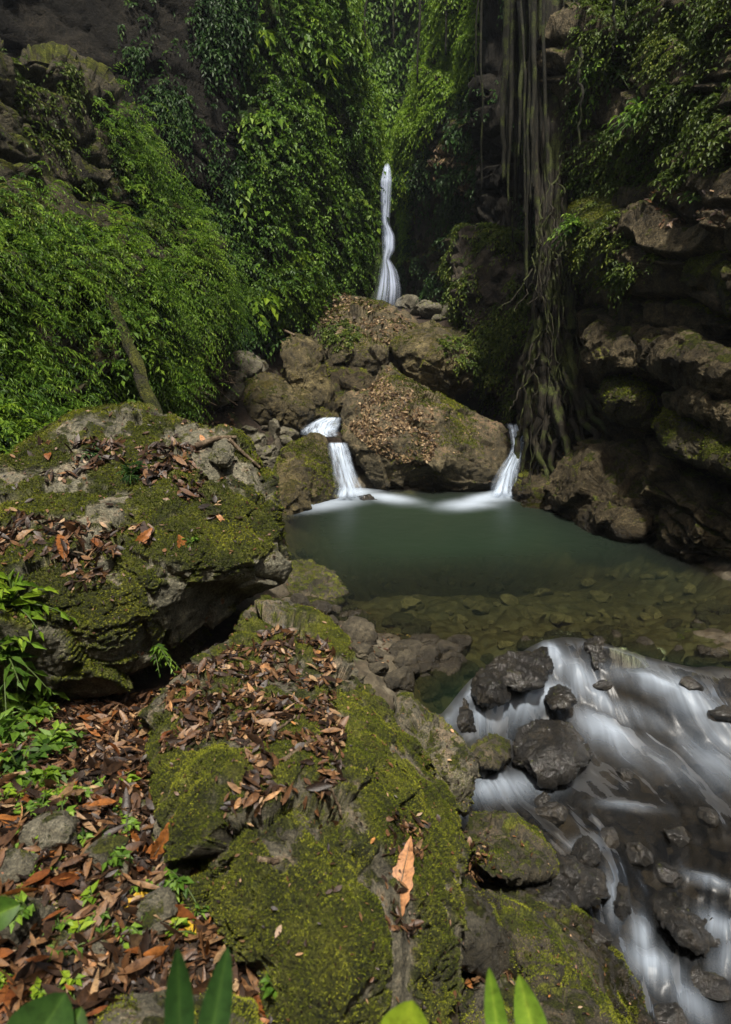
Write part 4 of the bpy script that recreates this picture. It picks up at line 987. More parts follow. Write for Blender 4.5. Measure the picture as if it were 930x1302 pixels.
for i in range(13):   # strands fused round the trunk
    x = 680 + i * 3.6 + rg.uniform(-4, 4); e = rg.uniform(380, 470); s0 = rg.uniform(-60, 230)
    root([(x, -420, 12.75), (x + rg.uniform(-4, 4), s0, 12.5), (700 + (x - 702) * .75, 260, 12.05 + abs(x - 702) * .006), (700 + (x - 702) * .7, 350, 11.85 + abs(x - 702) * .006), (700 + (x - 702) * .9, e, 11.75 + abs(x - 702) * .004)], rg.uniform(.03, .07), rg.uniform(.03, .075), 200 + i, 9, 'bark', .14)
for i in range(30):   # fine crossing rootlets
    x = rg.uniform(684, 722); y = rg.uniform(200, 460); s = rg.uniform(-1, 1)
    root([(x, y, 11.95), (x + s * 12, y + 40, 11.6), (x + s * rg.uniform(15, 40), y + 90, 11.45), (x + s * rg.uniform(25, 70), y + rg.uniform(120, 190), 11.2)], rg.uniform(.015, .035), .008, 300 + i, 6, 'bark', .2)
for i, pl in enumerate([[(712, 460, 11.6), (732, 520, 11.1), (766, 570, 10.3), (800, 606, 9.7)], [(684, 460, 11.8), (666, 530, 11.9), (658, 590, 11.9), (660, 640, 11.4)], [(700, 470, 11.6), (712, 540, 11.1), (736, 600, 10.5), (744, 650, 10.1)], [(694, 470, 11.6), (682, 550, 11.5), (690, 610, 11.2), (700, 650, 10.9)]]):
    root(pl, .09, .025, 350 + i, 10, 'bark', .22)
for i in range(64):   # hanging curtain
    x = rg.uniform(640, 742); y1 = rg.uniform(200, 400) if x > 664 else rg.uniform(120, 330); Yd = rg.uniform(12.1, 13.0) + (.8 if x < 664 else 0)
    x2 = x + rg.uniform(-6, 6)
    root([(x, -400, Yd + .3), (x + rg.uniform(-4, 4), 0, Yd + .1), (x2, y1 * .6, Yd), (x2 + rg.uniform(-3, 3), y1, Yd)], rg.uniform(.03, .10), rg.uniform(.012, .035), 40 + i, 7, 'vine', .08)
for i, (x, y0, y1, Yd, r) in enumerate([(612, -300, 250, 16.5, .035), (737, 60, 190, 11.2, .03), (606, -300, 120, 17, .03), (532, -200, 105, 22, .05), (466, -200, 60, 19, .04), (780, -50, 70, 10.6, .025), (795, -40, 40, 10.4, .02), (655, -300, 330, 14.5, .03), (568, -300, 70, 21.5, .05), (500, -200, 60, 24, .05)]):
    lab = ['long pale vine hanging straight down beside the recess', 'short vine dangling at the edge of the leafy ledge', 'thin vine hanging close beside the long pale vine', 'dark vine hanging down the lit green flank', 'vine hanging at the rim of the green wall',
           'curved vine dropping from the overhanging ledge', 'thinner vine next to the curved one on the ledge', 'vine hanging free in front of the shadowed recess', 'thick vine in the leaves over the banded rock', 'vine hanging above the top of the waterfall'][i]
    tag(tube_obj('hanging_vine', pxpts([(x, y0, Yd), (x + 2, y0 * .5 + y1 * .5, Yd - .1), (x - 1, y1, Yd)]), r, r * .6, M['vine'], seed=80 + i, wob=.12, seg=6), lab, 'vine', 'hanging vines')
tag(tube_obj('mossy_root', pxpts([(108, 310, 9.1), (128, 362, 8.55), (146, 400, 8.2), (162, 435, 8.0), (180, 480, 7.8), (204, 540, 7.6)]), .045, .085, M['cushion'], seed=5, seg=12, wob=.08),
    'thick mossy root running down through the ferns of the left slope', 'root')

# twigs and sticks
tag(tube_obj('bare_stick', pxpts([(873, 632, 8.3), (890, 645, 8.1), (905, 655, 7.95), (916, 670, 7.75), (945, 695, 7.4)]), .022, .035, M['twig'], seed=3, wob=.03, seg=7), 'pale bare stick leaning on the fractured boulder', 'stick')
def lay(pts, lift): 
    out = []
    for p in pts:
        h = pick(*p)
        if h is not None: out.append(h[0] + h[1] * lift)
    return out
STK = [([(362, 968), (384, 952), (405, 938)], .012, 'dark stick lying across the leaf litter on the mossy slab'), ([(352, 930), (368, 918), (376, 912)], .008, 'short twig in the leaves at the middle of the slab'),
       ([(100, 1062), (130, 1056), (165, 1060)], .010, 'grey twig lying level in the litter left of the slab'), ([(330, 1094), (345, 1094), (356, 1098)], .012, 'stub of wood on the moss above the slab crack'),
       ([(95, 1075), (100, 1100), (92, 1130)], .009, 'crooked twig in the litter beside the mossy hummock'), ([(185, 1160), (200, 1190), (215, 1220)], .010, 'twig slanting down the litter towards the slab foot'),
       ([(290, 560), (312, 580), (330, 596)], .02, 'branch lying on the debris slope'), ([(340, 410), (356, 420), (375, 428)], .05, 'fallen log beside the rock shelf'), ([(250, 570), (275, 560), (300, 556)], .03, 'rotten branch behind the huge boulder'),
       ([(722, 1018), (745, 1030), (760, 1042)], .014, 'thin wet stick lying in the stream'), ([(700, 1012), (712, 1018), (726, 1030)], .012, 'short wet stick upstream of the thin one'), ([(775, 1024), (800, 1028), (828, 1027)], .022, 'wet branch glistening across the stream'),
       ([(30, 1062), (36, 1085), (48, 1108)], .009, 'brown twig at the left edge of the litter'), ([(120, 940), (150, 925), (175, 905)], .012, 'twig in the dark gap under the huge boulder'), ([(420, 1000), (430, 1024), (436, 1040)], .007, 'fine twig at the right rim of the litter on the slab'),
       ([(70, 690), (95, 700), (120, 712)], .010, 'twig among leaves on the shelf of the huge boulder')]
for i, (pl, r, lab) in enumerate(STK):
    p = lay(pl, r * .8)
    if len(p) > 1: tag(tube_obj('twig', p, r, r * .6, M['twig'], seed=100 + i, wob=.01, seg=6), lab, 'stick', 'fallen sticks')
# tangle of bare twigs above the huge boulder: one heap nobody could count
VV, FF, TT, o = [], [], [], 0
for i in range(90):
    x, y = rg.uniform(228, 296), rg.uniform(440, 515); h = pick(x, y)
    if h is None: continue
    p = h[0] + h[1] * .1; d = np.array([rg.normal(), rg.normal() * .5 - .3, rg.normal() * .8 + .2]); d /= np.linalg.norm(d); L = rg.uniform(.25, .8)
    V, F, T3 = tube([p - d * L * .5, p + rg.normal(size=3) * .08, p + d * L * .5], rg.uniform(.005, .012), .003, seg=5, wob=.05, seed=i, sub=4)
    VV.append(V); FF.append(F + o); TT.append(T3 + o); o += len(V)
tag(link('brushwood', mesh('brushwood', np.concatenate(VV), [np.concatenate(FF), np.concatenate(TT)], M['twig'])), 'tangle of bare brown twigs on the slope behind the huge boulder', 'brushwood', kind='stuff')
# ------------------------------------------------------------------ leaves
def nrmz(v): return v / (np.linalg.norm(v, axis=-1, keepdims=True) + 1e-9)
def leaves4(B, D, U, L, Wd, tone, droop=.25):
    """folded two-triangle leaves"""
    D = nrmz(D); S = nrmz(np.cross(D, U)); N = np.cross(S, D); L = L[:, None]; Wd = Wd[:, None]
    tip = B + D * L - N * L * droop; m = B + D * L * .45
    l = m + S * Wd * .5 + N * Wd * .18; r = m - S * Wd * .5 + N * Wd * .18
    V = np.stack([B, l, tip, r], 1).reshape(-1, 3); i = np.arange(len(B)) * 4
    F = np.concatenate([np.stack([i, i + 2, i + 1], -1), np.stack([i, i + 3, i + 2], -1)])
    return V, F, np.repeat(tone, 4)
def leaves11(B, D, U, L, Wd, tone, curl=.2, fold=.18, twist=0.0):
    """pointed oval leaves in four stations, with midrib fold, curl along the length and twist"""
    n = len(B); D = nrmz(D); S = nrmz(np.cross(D, U)); N = np.cross(S, D)
    curl = np.broadcast_to(curl, n); fold = np.broadcast_to(fold, n); twist = np.broadcast_to(twist, n)
    out = [B]
    for t, w in ((.18, .62), (.42, 1.0), (.70, .74)):
        c = B + D * (L * t)[:, None] + N * (curl * L * (t * t))[:, None]
        a = twist * t; Sx = S * np.cos(a)[:, None] + N * np.sin(a)[:, None]; Nx = N * np.cos(a)[:, None] - S * np.sin(a)[:, None]
        h = (Wd * .5 * w)[:, None]
        up = (fold * Wd * w)[:, None]
        out += [c + Sx * h + Nx * up, c, c - Sx * h + Nx * up]
    out.append(B + D * L[:, None] + N * (curl * L)[:, None])
    V = np.stack(out, 1).reshape(-1, 3); i = (np.arange(n) * 11)[:, None]
    T3 = np.concatenate([i + np.array(t) for t in ([0, 2, 1], [0, 3, 2], [7, 8, 10], [8, 9, 10])])
    Q4 = np.concatenate([i + np.array(t) for t in ([1, 2, 5, 4], [2, 3, 6, 5], [4, 5, 8, 7], [5, 6, 9, 8])])
    return V, T3, Q4, np.repeat(tone, 11)
def sprays(P, N, L, k, ll, lw, out=.8, up=.5, side=.0, droop=.5, rng=RNG, tone0=None, spread=.5):
    """arching twigs that carry k leaves on both sides"""
    n = len(P); o = nrmz(N * out + np.array([0, 0, up]) + np.array([side, 0, 0]) + rng.normal(size=(n, 3)) * spread)
    L = L * rng.uniform(.6, 1.25, n); tb = rng.random(n) if tone0 is None else tone0
    Bs, Ds, Us, Ls, Ws, Ts = [], [], [], [], [], []
    Z = np.array([0, 0, 1.])
    for j in range(k):
        t = (j + .6 + rng.uniform(-.3, .3, n)) / k
        c = P + o * (L * t)[:, None] - Z * (droop * L * t * t)[:, None]
        T = nrmz(o - Z * (2 * droop * t)[:, None]); S = nrmz(np.cross(T, Z) + rng.normal(size=(n, 3)) * .05)
        sg = 1 if j % 2 else -1
        if j == k - 1: D = T
        else: D = S * sg * .75 + T * .65 + rng.normal(size=(n, 3)) * .22 - Z * .18
        Bs.append(c); Ds.append(D); Us.append(nrmz(Z + N * .5 + rng.normal(size=(n, 3)) * .35))
        Ls.append(ll * (1.05 - .45 * t) * rng.uniform(.7, 1.25, n)); Ws.append(lw * (1.05 - .35 * t) * rng.uniform(.75, 1.2, n))
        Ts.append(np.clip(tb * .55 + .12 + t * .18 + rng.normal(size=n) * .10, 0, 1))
    f = np.concatenate
    return leaves4(f(Bs), f(Ds), f(Us), f(Ls), f(Ws), f(Ts))
def patchy(freq, lo, hi, seed):
    return lambda c, n: sstep(lo, hi, fbm(c * freq, 3, seed=seed)) + .02
def stuff(name, label, cat, parts, mat):
    Vs, Fs, Ts, o = [], [], [], 0
    for V, F, t in parts:
        Vs.append(V); Fs.append(F + o); Ts.append(t); o += len(V)
    if not Vs: return
    return tag(link(name, mesh(name, np.concatenate(Vs), np.concatenate(Fs), mat, smooth=False, attrs=dict(tone=np.concatenate(Ts)))), label, cat, kind='stuff')
def ptone(P, f, seed): return np.clip(.5 + .75 * fbm(P * f, 3, seed=seed), 0, 1)

# left slope
PL1 = [[(-60, 265), (20, 225), (60, 260), (105, 300), (155, 290), (128, 135), (150, 140), (195, 200), (240, 262), (275, 315), (285, 380), (275, 420), (245, 440), (236, 520), (205, 540), (120, 545), (60, 590), (-60, 640)]]
def clumps(P, N, ns, rad, rng=RNG):
    """bushes: ns twig roots round every point, pushed out along the normal"""
    PP = np.repeat(P, ns, 0); NN = np.repeat(N, ns, 0); r = rng.normal(size=PP.shape) * rad * np.repeat(rng.uniform(.5, 1.3, len(P)), ns)[:, None]
    return PP + r + NN * .1, nrmz(NN + r / rad * .55), np.repeat(rng.random(len(P)), ns)
SL = []
for (cnt, ns, rad, L_, k_, ll_, lw_, sd) in ((150, 16, .19, .36, 13, .080, .024, 1), (130, 12, .12, .22, 9, .055, .026, 2), (45, 9, .16, .32, 6, .12, .06, 3), (70, 18, .24, .48, 16, .085, .018, 4), (40, 12, .16, .75, 20, .12, .022, 5)):
    Pc, Nc = sample('L1', cnt, PL1, front=-.1, dens=patchy(1.0, -.3, .15, 60 + sd))
    P, N, tc = clumps(Pc, Nc, ns, rad)
    SL.append(sprays(P, N, L_, k_, ll_, lw_, .8, .3, .35, .75, tone0=np.clip(tc * .9 + .3 * ptone(P, .9, 5), 0, 1)))
stuff('slope_foliage', 'bushy fern clumps covering the left slope', 'foliage', SL, M['leaf'])
P, N = sample('L1', 1500, PL1, front=-.1, dens=patchy(1.1, -.35, .1, 71))
stuff('slope_foliage', 'dense leafy fern growth covering the left slope', 'foliage', [sprays(P, N, .26, 9, .08, .028, .7, .2, .35, .75, tone0=ptone(P, .9, 5))], M['leafdark'])
Pc, Nc = sample('L1', 75, PL1, front=-.1, dens=patchy(1.0, 0, .3, 73))
P, N, tc = clumps(Pc, Nc, 12, .16)
stuff('slope_foliage', 'lime green young sprays standing out on the left slope', 'foliage', [sprays(P, N, .36, 13, .08, .024, .9, .5, .4, .7, tone0=tc)], M['leaflime'])
P, N = sample('L1', 450, [[(-60, 60), (100, 85), (135, 240), (80, 240), (40, 180), (-60, 200)]], front=-.1, dens=patchy(1.4, 0.05, .3, 77))
stuff('slope_foliage', 'sparse creepers on the bare rock at the top left', 'foliage', [sprays(P, N, .25, 6, .09, .04, .7, .1, .2, .7)], M['leafyel'])
# bare wall, a few hanging tufts
P, N = sample('L2', 1300, [[(140, 0), (330, 0), (300, 140), (330, 420), (230, 340), (180, 180)]], front=-.1, dens=patchy(.9, .12, .4, 79))
stuff('wall_foliage', 'scattered dark tufts on the bare rock wall', 'foliage', [sprays(P, N, .35, 7, .13, .05, .6, -.3, 0, .8)], M['leafdark'])
P, N = sample('L2', 1500, [[(250, -10), (320, -10), (318, 40), (290, 70), (262, 100), (240, 40)], [(292, 200), (330, 200), (340, 420), (240, 470), (225, 345), (270, 300)]], front=-.1)
stuff('wall_foliage', 'hanging greenery at the right margin of the bare rock wall', 'foliage', [sprays(P, N, .4, 8, .15, .07, .7, -.2, 0, .8)], M['leafdark'])
# green wall
PMW = [[(285, 60), (340, -60), (440, -60), (440, 40), (462, 130), (468, 300), (450, 400), (340, 420), (290, 360)]]
Pc, Nc = sample('M', 620, PMW, front=-.25)
P, N, tc = clumps(Pc, Nc, 12, .26)
stuff('wall_foliage', 'small leaved creepers clothing the green wall beside the waterfall', 'foliage', [sprays(P, N, .28, 8, .12, .065, .8, .1, .1, .8, tone0=np.clip(tc * .7 + .4 * ptone(P, .5, 15), 0, 1))], M['leaf'])
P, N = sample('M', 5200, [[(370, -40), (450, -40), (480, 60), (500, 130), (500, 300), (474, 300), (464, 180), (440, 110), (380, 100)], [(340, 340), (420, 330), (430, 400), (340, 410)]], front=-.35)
stuff('wall_foliage', 'leaves along the rim of the green wall, coloured lime as if lit', 'foliage', [sprays(P, N, .28, 8, .14, .065, .7, .35, .0, .7, tone0=.35 + .65 * ptone(P, .6, 17))], M['leaflime'])  # light on the rim is put into the leaf colour
# far wall and right flank
P, N = sample('N', 9000, [[(380, -60), (660, -60), (640, 200), (540, 240), (440, 240)]], front=-.25, dens=patchy(.35, -.25, .15, 83))
stuff('far_foliage', 'jungle leaves on the far wall above the waterfall', 'foliage', [sprays(P, N, .7, 7, .34, .16, .7, 0, 0, .8, tone0=ptone(P, .35, 21))], M['leaf'])
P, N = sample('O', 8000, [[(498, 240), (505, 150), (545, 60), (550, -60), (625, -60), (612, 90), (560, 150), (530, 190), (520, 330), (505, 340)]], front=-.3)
stuff('flank_foliage', 'hanging leaves on the right flank of the falls, coloured lime as if sunlit', 'foliage', [sprays(P, N, .36, 9, .16, .07, .7, .2, -.1, .8, tone0=.35 + .65 * ptone(P, .5, 23))], M['leaflime'])  # sunlight on this flank is painted in with paler leaves
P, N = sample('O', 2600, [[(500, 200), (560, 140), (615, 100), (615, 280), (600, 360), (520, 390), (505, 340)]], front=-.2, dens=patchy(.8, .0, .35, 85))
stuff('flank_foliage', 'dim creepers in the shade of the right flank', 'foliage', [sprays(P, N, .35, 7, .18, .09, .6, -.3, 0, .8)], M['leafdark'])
P, N = sample('Qq', 1700, None, front=-.1, dens=patchy(1.2, -.05, .3, 87))
stuff('lump_foliage', 'dull creepers on the brown lump below the recess', 'foliage', [sprays(P, N, .28, 7, .12, .06, .6, 0, -.2, .8)], M['leafyel'])
P, N = sample('P', 900, None, front=-.1, dens=patchy(.8, .1, .4, 88))
stuff('recess_foliage', 'dark sparse leaves inside the shadowed recess', 'foliage', [sprays(P, N, .3, 6, .13, .06, .6, -.3, 0, .8)], M['leafdark'])
# right cliff ledges
PR = [[(738, -20), (820, -40), (850, 20), (780, 75), (835, 60), (835, 80), (760, 110), (745, 165), (728, 170)], [(880, -20), (935, -20), (935, 60), (895, 80), (875, 40)],
      [(720, 200), (760, 165), (815, 170), (830, 205), (845, 225), (790, 235), (735, 250), (712, 300), (700, 280)], [(705, 250), (770, 225), (800, 235), (760, 262), (735, 300), (725, 350), (705, 330)], [(745, 320), (800, 335), (815, 360), (790, 370), (740, 350)]]
P, N = sample('R', 2600, PR, front=-.2)
P2, N2 = sample('R', 700, [[(840, 60), (935, 50), (935, 250), (850, 230), (830, 150)]], front=-.2, dens=patchy(1.5, .0, .3, 99))
P, N = np.concatenate([P, P2]), np.concatenate([N, N2])
stuff('ledge_foliage', 'leafy shrub growth hanging over the ledges of the right cliff', 'foliage', [sprays(P, N, .30, 9, .09, .045, .8, .25, -.35, .7, tone0=ptone(P, 1.3, 29))], M['leafyel'])
P, N = sample(['R', 'H0'], 1700, [[(735, 262), (770, 258), (830, 300), (840, 345), (780, 345), (735, 330)], [(835, -20), (935, -20), (935, 100), (850, 110), (800, 90)]], front=-.2, dens=patchy(1.6, 0, .3, 89))
stuff('ledge_foliage', 'yellow green sprigs over the moss cushion of the right cliff', 'foliage', [sprays(P, N, .22, 7, .075, .038, .8, .25, -.3, .7)], M['leafyel'])
# shady hollow and rock shelf
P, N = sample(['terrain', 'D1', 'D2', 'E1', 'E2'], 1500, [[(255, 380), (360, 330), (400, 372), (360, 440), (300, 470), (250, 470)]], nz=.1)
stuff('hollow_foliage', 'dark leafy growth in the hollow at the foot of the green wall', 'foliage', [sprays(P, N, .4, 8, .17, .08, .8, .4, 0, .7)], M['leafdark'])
P, N = sample(['D1', 'D2'], 300, [[(410, 415), (440, 405), (460, 425), (450, 445), (415, 445)], [(555, 430), (608, 425), (612, 470), (575, 470)]], nz=-.2, front=-.1)
stuff('hollow_foliage', 'low green herbs growing over the rim of the rock shelf', 'foliage', [sprays(P, N, .25, 7, .10, .055, .8, .3, -.1, .8)], M['leafyel'])

# individual plants
def plant(name, label, cat, P, N, ns, L, k, ll, lw, mat, group=None, seed=0, out=.5, up=.7, droop=.55, stems=True, spread=.65, side=0.):
    rg = np.random.default_rng(900 + seed)
    B = np.repeat(np.zeros((1, 3)), ns, 0); NN = np.repeat(np.array(N)[None], ns, 0)
    V, F, t = sprays(B, NN, L, k, ll, lw, out, up, side, droop, rng=rg, spread=spread)
    ro = bpy.data.objects.new(name, None); C.objects.link(ro); ro.location = P
    tag(ro, label, cat, group)
    link('foliage', mesh('foliage', V, F, mat, smooth=False, attrs=dict(tone=t)), ro)
    if stems:
        rg = np.random.default_rng(900 + seed)
        o = nrmz(NN * out + np.array([0, 0, up]) + np.array([side, 0, 0]) + rg.normal(size=(ns, 3)) * spread); Ls = L * rg.uniform(.6, 1.25, ns)
        VV, FF, TT, off = [], [], [], 0
        for i in range(ns):
            pts = [o[i] * Ls[i] * q - np.array([0, 0, droop * Ls[i] * q * q]) for q in (0, .33, .66, 1)]
            a, b, c = tube(pts, .012 * L + .002, .003, seg=5, sub=3, lump=0)
            VV.append(a); FF.append(b + off); TT.append(c + off); off += len(a)
        V = np.concatenate(VV)
        link('stem', mesh('stem', V, [np.concatenate(FF), np.concatenate(TT)], M['stem'], attrs=dict(tone=np.full(len(V), .4))), ro)
    return ro
def copy_tree(o, parent=None):
    c = o.copy(); C.objects.link(c); c.parent = parent
    for ch in o.children: copy_tree(ch, c)
    return c
# shrubs that can be told apart on the left slope
protos = [plant('slope_shrub', 'drooping leafy shrub standing out of the ferns on the left slope', 'shrub', (0, 0, 0), (.5, -.6, .3), 20, .40, 14, .09, .027, M['leaflime' if i % 2 else 'leafyel'], 'shrubs on the left slope', i, side=.25, droop=.75) for i in range(5)]
P, N = sample('L1', 75, PL1, front=.1)
for i, p in enumerate(P):
    o = protos[i] if i < 5 else copy_tree(protos[i % 5])
    o.location = p; o.rotation_euler = (0, 0, random.uniform(-.5, .5)); o.scale = [random.uniform(.75, 1.35)] * 3
protos = [plant('creeper_clump', 'bushy creeper clump bulging from the green wall', 'plant', (0, 0, 0), (.2, -.9, .1), 22, .7, 8, .26, .13, M['leaf' if i else 'leaflime'], 'creeper clumps on the green wall', 20 + i, droop=.8, stems=False) for i in range(3)]
P, N = sample('M', 42, PMW, front=.1)
for i, p in enumerate(P):
    o = protos[i] if i < 3 else copy_tree(protos[i % 3])
    o.location = p; o.rotation_euler = (0, 0, random.uniform(-.5, .5)); o.scale = [random.uniform(.6, 1.3)] * 3
def at(px, py, lift=0.0):
    h = pick(px, py); return (h[0] + h[1] * lift, h[1])
def onep(name, label, px, py, cat='plant', mat='leaf', **kw):
    h = at(px, py); return plant(name, label, cat, h[0], h[1], mat=M[mat], seed=int(px + py), **kw)
onep('ledge_shrub', 'fan leaved shrub sticking out above the ledge of the right cliff', 822, 150, 'shrub', ns=26, L=.55, k=9, ll=.17, lw=.05, side=-.3, droop=.6)
onep('ledge_shrub', 'low spreading shrub on the lower ledge of the right cliff', 768, 225, 'shrub', ns=26, L=.6, k=10, ll=.14, lw=.07, side=-.4)
onep('ledge_shrub', 'bushy green shrub at the left corner of the right cliff ledge', 738, 290, 'shrub', ns=24, L=.5, k=10, ll=.13, lw=.06, side=-.5)
onep('ledge_shrub', 'shrub hanging from the topmost ledge of the right cliff', 765, 80, 'shrub', ns=22, L=.6, k=10, ll=.15, lw=.06, side=-.3)
onep('seedling', 'slender seedling against the dark rock at the right', 892, 255, ns=7, L=.4, k=6, ll=.10, lw=.05)
onep('ledge_shrub', 'pale flowering looking sprig under the moss cushion', 798, 350, 'shrub', 'leafyel', ns=14, L=.3, k=8, ll=.08, lw=.04, side=-.2)
onep('palm', 'spiky palm like plant with long narrow leaves high on the green wall', 396, 75, 'palm', 'leaflime', ns=22, L=1.1, k=14, ll=.5, lw=.09, droop=.6)
onep('fern', 'dark green fern sprouting from dry leaves on the huge boulder', 168, 606, 'fern', 'leafdark', ns=9, L=.22, k=9, ll=.09, lw=.022, droop=.5)
onep('fern', 'tiny dark fern left of the larger one on the huge boulder', 118, 578, 'fern', 'leafdark', ns=6, L=.16, k=7, ll=.07, lw=.025)
onep('seedling', 'small leafy sprig clinging to the shaded front of the huge boulder', 195, 822, ns=7, L=.22, k=9, ll=.06, lw=.02, side=.3, droop=.6, out=.8, up=.2)
onep('fern', 'blurred fern frond at the left edge above the huge boulder', 30, 522, 'fern', 'leaf', ns=10, L=.5, k=12, ll=.14, lw=.04)
for i, (x, y, L, ll, lw, lab) in enumerate([(18, 770, .26, .12, .032, 'palmate seedling at the left edge beside the boulder'), (6, 830, .28, .13, .034, 'seedling with drooping narrow leaves below the palmate one'), (20, 880, .28, .13, .036, 'tall herb with long leaves beside the dark gap'),
                                      (40, 925, .22, .09, .045, 'broad leaved herb in the middle of the left plant cluster'), (62, 960, .18, .08, .045, 'bright round leaved herb at the tip of the left plant cluster'), (25, 985, .18, .08, .042, 'low herb with two pale leaves over the litter'), (50, 1005, .13, .07, .04, 'small lime seedling in the litter under the cluster'), (4, 945, .25, .11, .05, 'herb cut by the left edge above the litter')]):
    onep('seedling', lab, x, y, mat='leaflime' if i % 3 == 0 else 'leaf', ns=13, L=L * 1.35, k=7, ll=ll * 1.1, lw=lw * 1.25, out=.4, up=.9, side=.25)
for i, (x, y, lab) in enumerate([(108, 1070, 'little green seedling near the grey twig'), (205, 1140, 'pale green sprout at the foot of the slab'), (230, 1120, 'sprout against the left side of the slab'), (35, 1155, 'fern like tuft on the mossy hummock'), (88, 1215, 'round leaved sprout in the lower litter'), (160, 1030, 'small sprout beside the upper left of the slab'), (245, 690, 'single pale sprout on the huge boulder'), (130, 1195, 'sprout between dry leaves below the hummock'), (350, 1260, 'tiny sprout in the crack of the slab')]):
    onep('sprout', lab, x, y, mat='leaf', ns=6, L=.09, k=4, ll=.05, lw=.028, out=.3, up=.9)
protos = [plant('sprout', 'tiny green sprout growing through the leaf litter', 'plant', (0, 0, 0), (0, 0, 1), 5, .07, 4, .045, .026, M['leaf' if i else 'leaflime'], 'sprouts in the leaf litter', 60 + i, out=.3, up=.8, spread=.9) for i in range(3)]
P, N = sample('terrain', 46, [[(0, 1010), (180, 990), (240, 1150), (250, 1250), (0, 1290)]])
for i, p in enumerate(P):
    o = protos[i] if i < 3 else copy_tree(protos[i % 3])
    o.location = p + np.array([0, 0, .02]); o.rotation_euler = (0, 0, random.uniform(0, 6)); o.scale = [random.uniform(.6, 1.3)] * 3
# broad blades close to the lens, rooted below the frame
def blade(label, base, tip, Lw, tone, curl=-.12, mat='leaf', name='broad_leaf', cat='leaf'):
    a, b = W(*base), W(*tip); d = b - a; L = np.linalg.norm(d)
    n = 22; t = np.linspace(0, 1, n); w = 1.25 * Lw * np.sin(np.pi * np.clip(t * .985 + .015, 0, 1) ** .9) ** .62 * (1 + .05 * np.sin(t * 11))
    D = d / L; view = nrmz(np.array([0, 0, CAMZ]) - a); S = nrmz(np.cross(D, view)); Nn = np.cross(S, D)
    us = np.array([-1, -.66, -.33, -.1, 0, .1, .33, .66, 1.]); nu = 9
    c = a + D * (L * t)[:, None] + Nn * (curl * L * np.sin(np.pi * t))[:, None]
    V = c[:, None] + S * (w[:, None] * us[None])[..., None] + Nn * (.30 * w[:, None] * (np.abs(us)[None] ** 1.3))[..., None]
    V = V.reshape(-1, 3); q = gridfaces(9, n); th = .0012
    V2 = V - np.tile(Nn * th, (len(V), 1)); allV = np.concatenate([V, V2]); Q = np.concatenate([q, q[:, ::-1] + len(V)])
    return tag(link(name, mesh(name, allV, Q, M[mat], attrs=dict(tone=np.tile(np.tile(tone + .25 * np.exp(-(us / .09) ** 2) - .10 * np.abs(us), n), 2)))), label, cat)
blade('left of two upright blades rising from the bottom edge', (232, 1420, .74), (226, 1205, .86), .020, .5, mat='leafdark')
blade('taller slanting blade right of its twin at the bottom edge', (248, 1430, .72), (290, 1203, .86), .021, .45, -.05, mat='leafdark')
blade('broad dark leaf in the bottom left corner', (0, 1400, .85), (84, 1262, .98), .055, .7, mat='leafdark')
blade('second dark leaf overlapping the broad one in the bottom left corner', (60, 1400, .85), (104, 1280, .98), .03, .25)
blade('bright leaf tip poking over the bottom edge in front of the slab', (505, 1380, .86), (524, 1272, .93), .042, .95, mat='leaflime')
blade('green blade at the bottom edge leaning left over the small mossy stone', (648, 1420, .86), (622, 1230, 1.0), .018, .75)
blade('green blade leaning beside the left leaning one at the bottom edge', (705, 1420, .86), (660, 1240, 1.0), .026, .8)
blade('green leaf pointing in from the left edge over the litter', (-45, 1180, 1.32), (26, 1150, 1.42), .035, .4)

# ------------------------------------------------------------------ fallen leaves
def lay_leaves(P, N, L, ar, rng=RNG, tilt=.35, lift=.012, tone=None, spread=(.55, 1.4), curl=(-.35, .25)):
    n = len(P); D = rng.normal(size=(n, 3)); D -= N * (D * N).sum(1)[:, None]; D = nrmz(D) + N * rng.normal(size=(n, 1)) * tilt
    U = nrmz(N + rng.normal(size=(n, 3)) * tilt)
    ln = L * rng.uniform(*spread, n); w = ln * ar * rng.uniform(.6, 1.25, n)
    tone = np.clip(rng.beta(1.2, 1.7, n), 0, 1) if tone is None else tone
    B = P + N * (lift * rng.random((n, 1)) + .004) - nrmz(D) * (ln * .5)[:, None]
    return leaves11(B, D, U, ln, w, tone, rng.uniform(*curl, n), rng.uniform(-.10, .30, n), rng.normal(size=n) * .5)
def litter(label, sets, mat, cat='fallen leaves', name='leaf_litter'):
    Vs, T3s, Qs, Ts, o = [], [], [], [], 0
    for V, T3, Q4, t in sets:
        Vs.append(V); T3s.append(T3 + o); Qs.append(Q4 + o); Ts.append(t); o += len(V)
    return tag(link(name, mesh(name, np.concatenate(Vs), [np.concatenate(T3s), np.concatenate(Qs)], mat, smooth=True, attrs=dict(tone=np.concatenate(Ts)))), label, cat, kind='stuff')
GL = [(-60, 900), (60, 890), (170, 885), (235, 880), (215, 990), (245, 1075), (275, 1120), (300, 1200), (340, 1250), (365, 1320), (340, 1400), (-60, 1400)]
P, N = sample('terrain', 6500, GL)
P2, N2 = sample('terrain', 2600, GL)
litter('brown leaf litter covering the ground left of the long slab', [lay_leaves(P, N, .042, .42, lift=.03, spread=(.3, 1.5), tilt=.5), lay_leaves(P2, N2, .085, .30, lift=.05, tilt=.6, spread=(.5, 1.7), curl=(-.6, .4))], M['dead'])
P, N = sample('terrain', 260, GL)
litter('larger orange leaves mixed into the brown litter', [lay_leaves(P, N, .085, .34, lift=.06, tilt=.5, spread=(.5, 1.6), curl=(-.6, .4))], M['orange'])
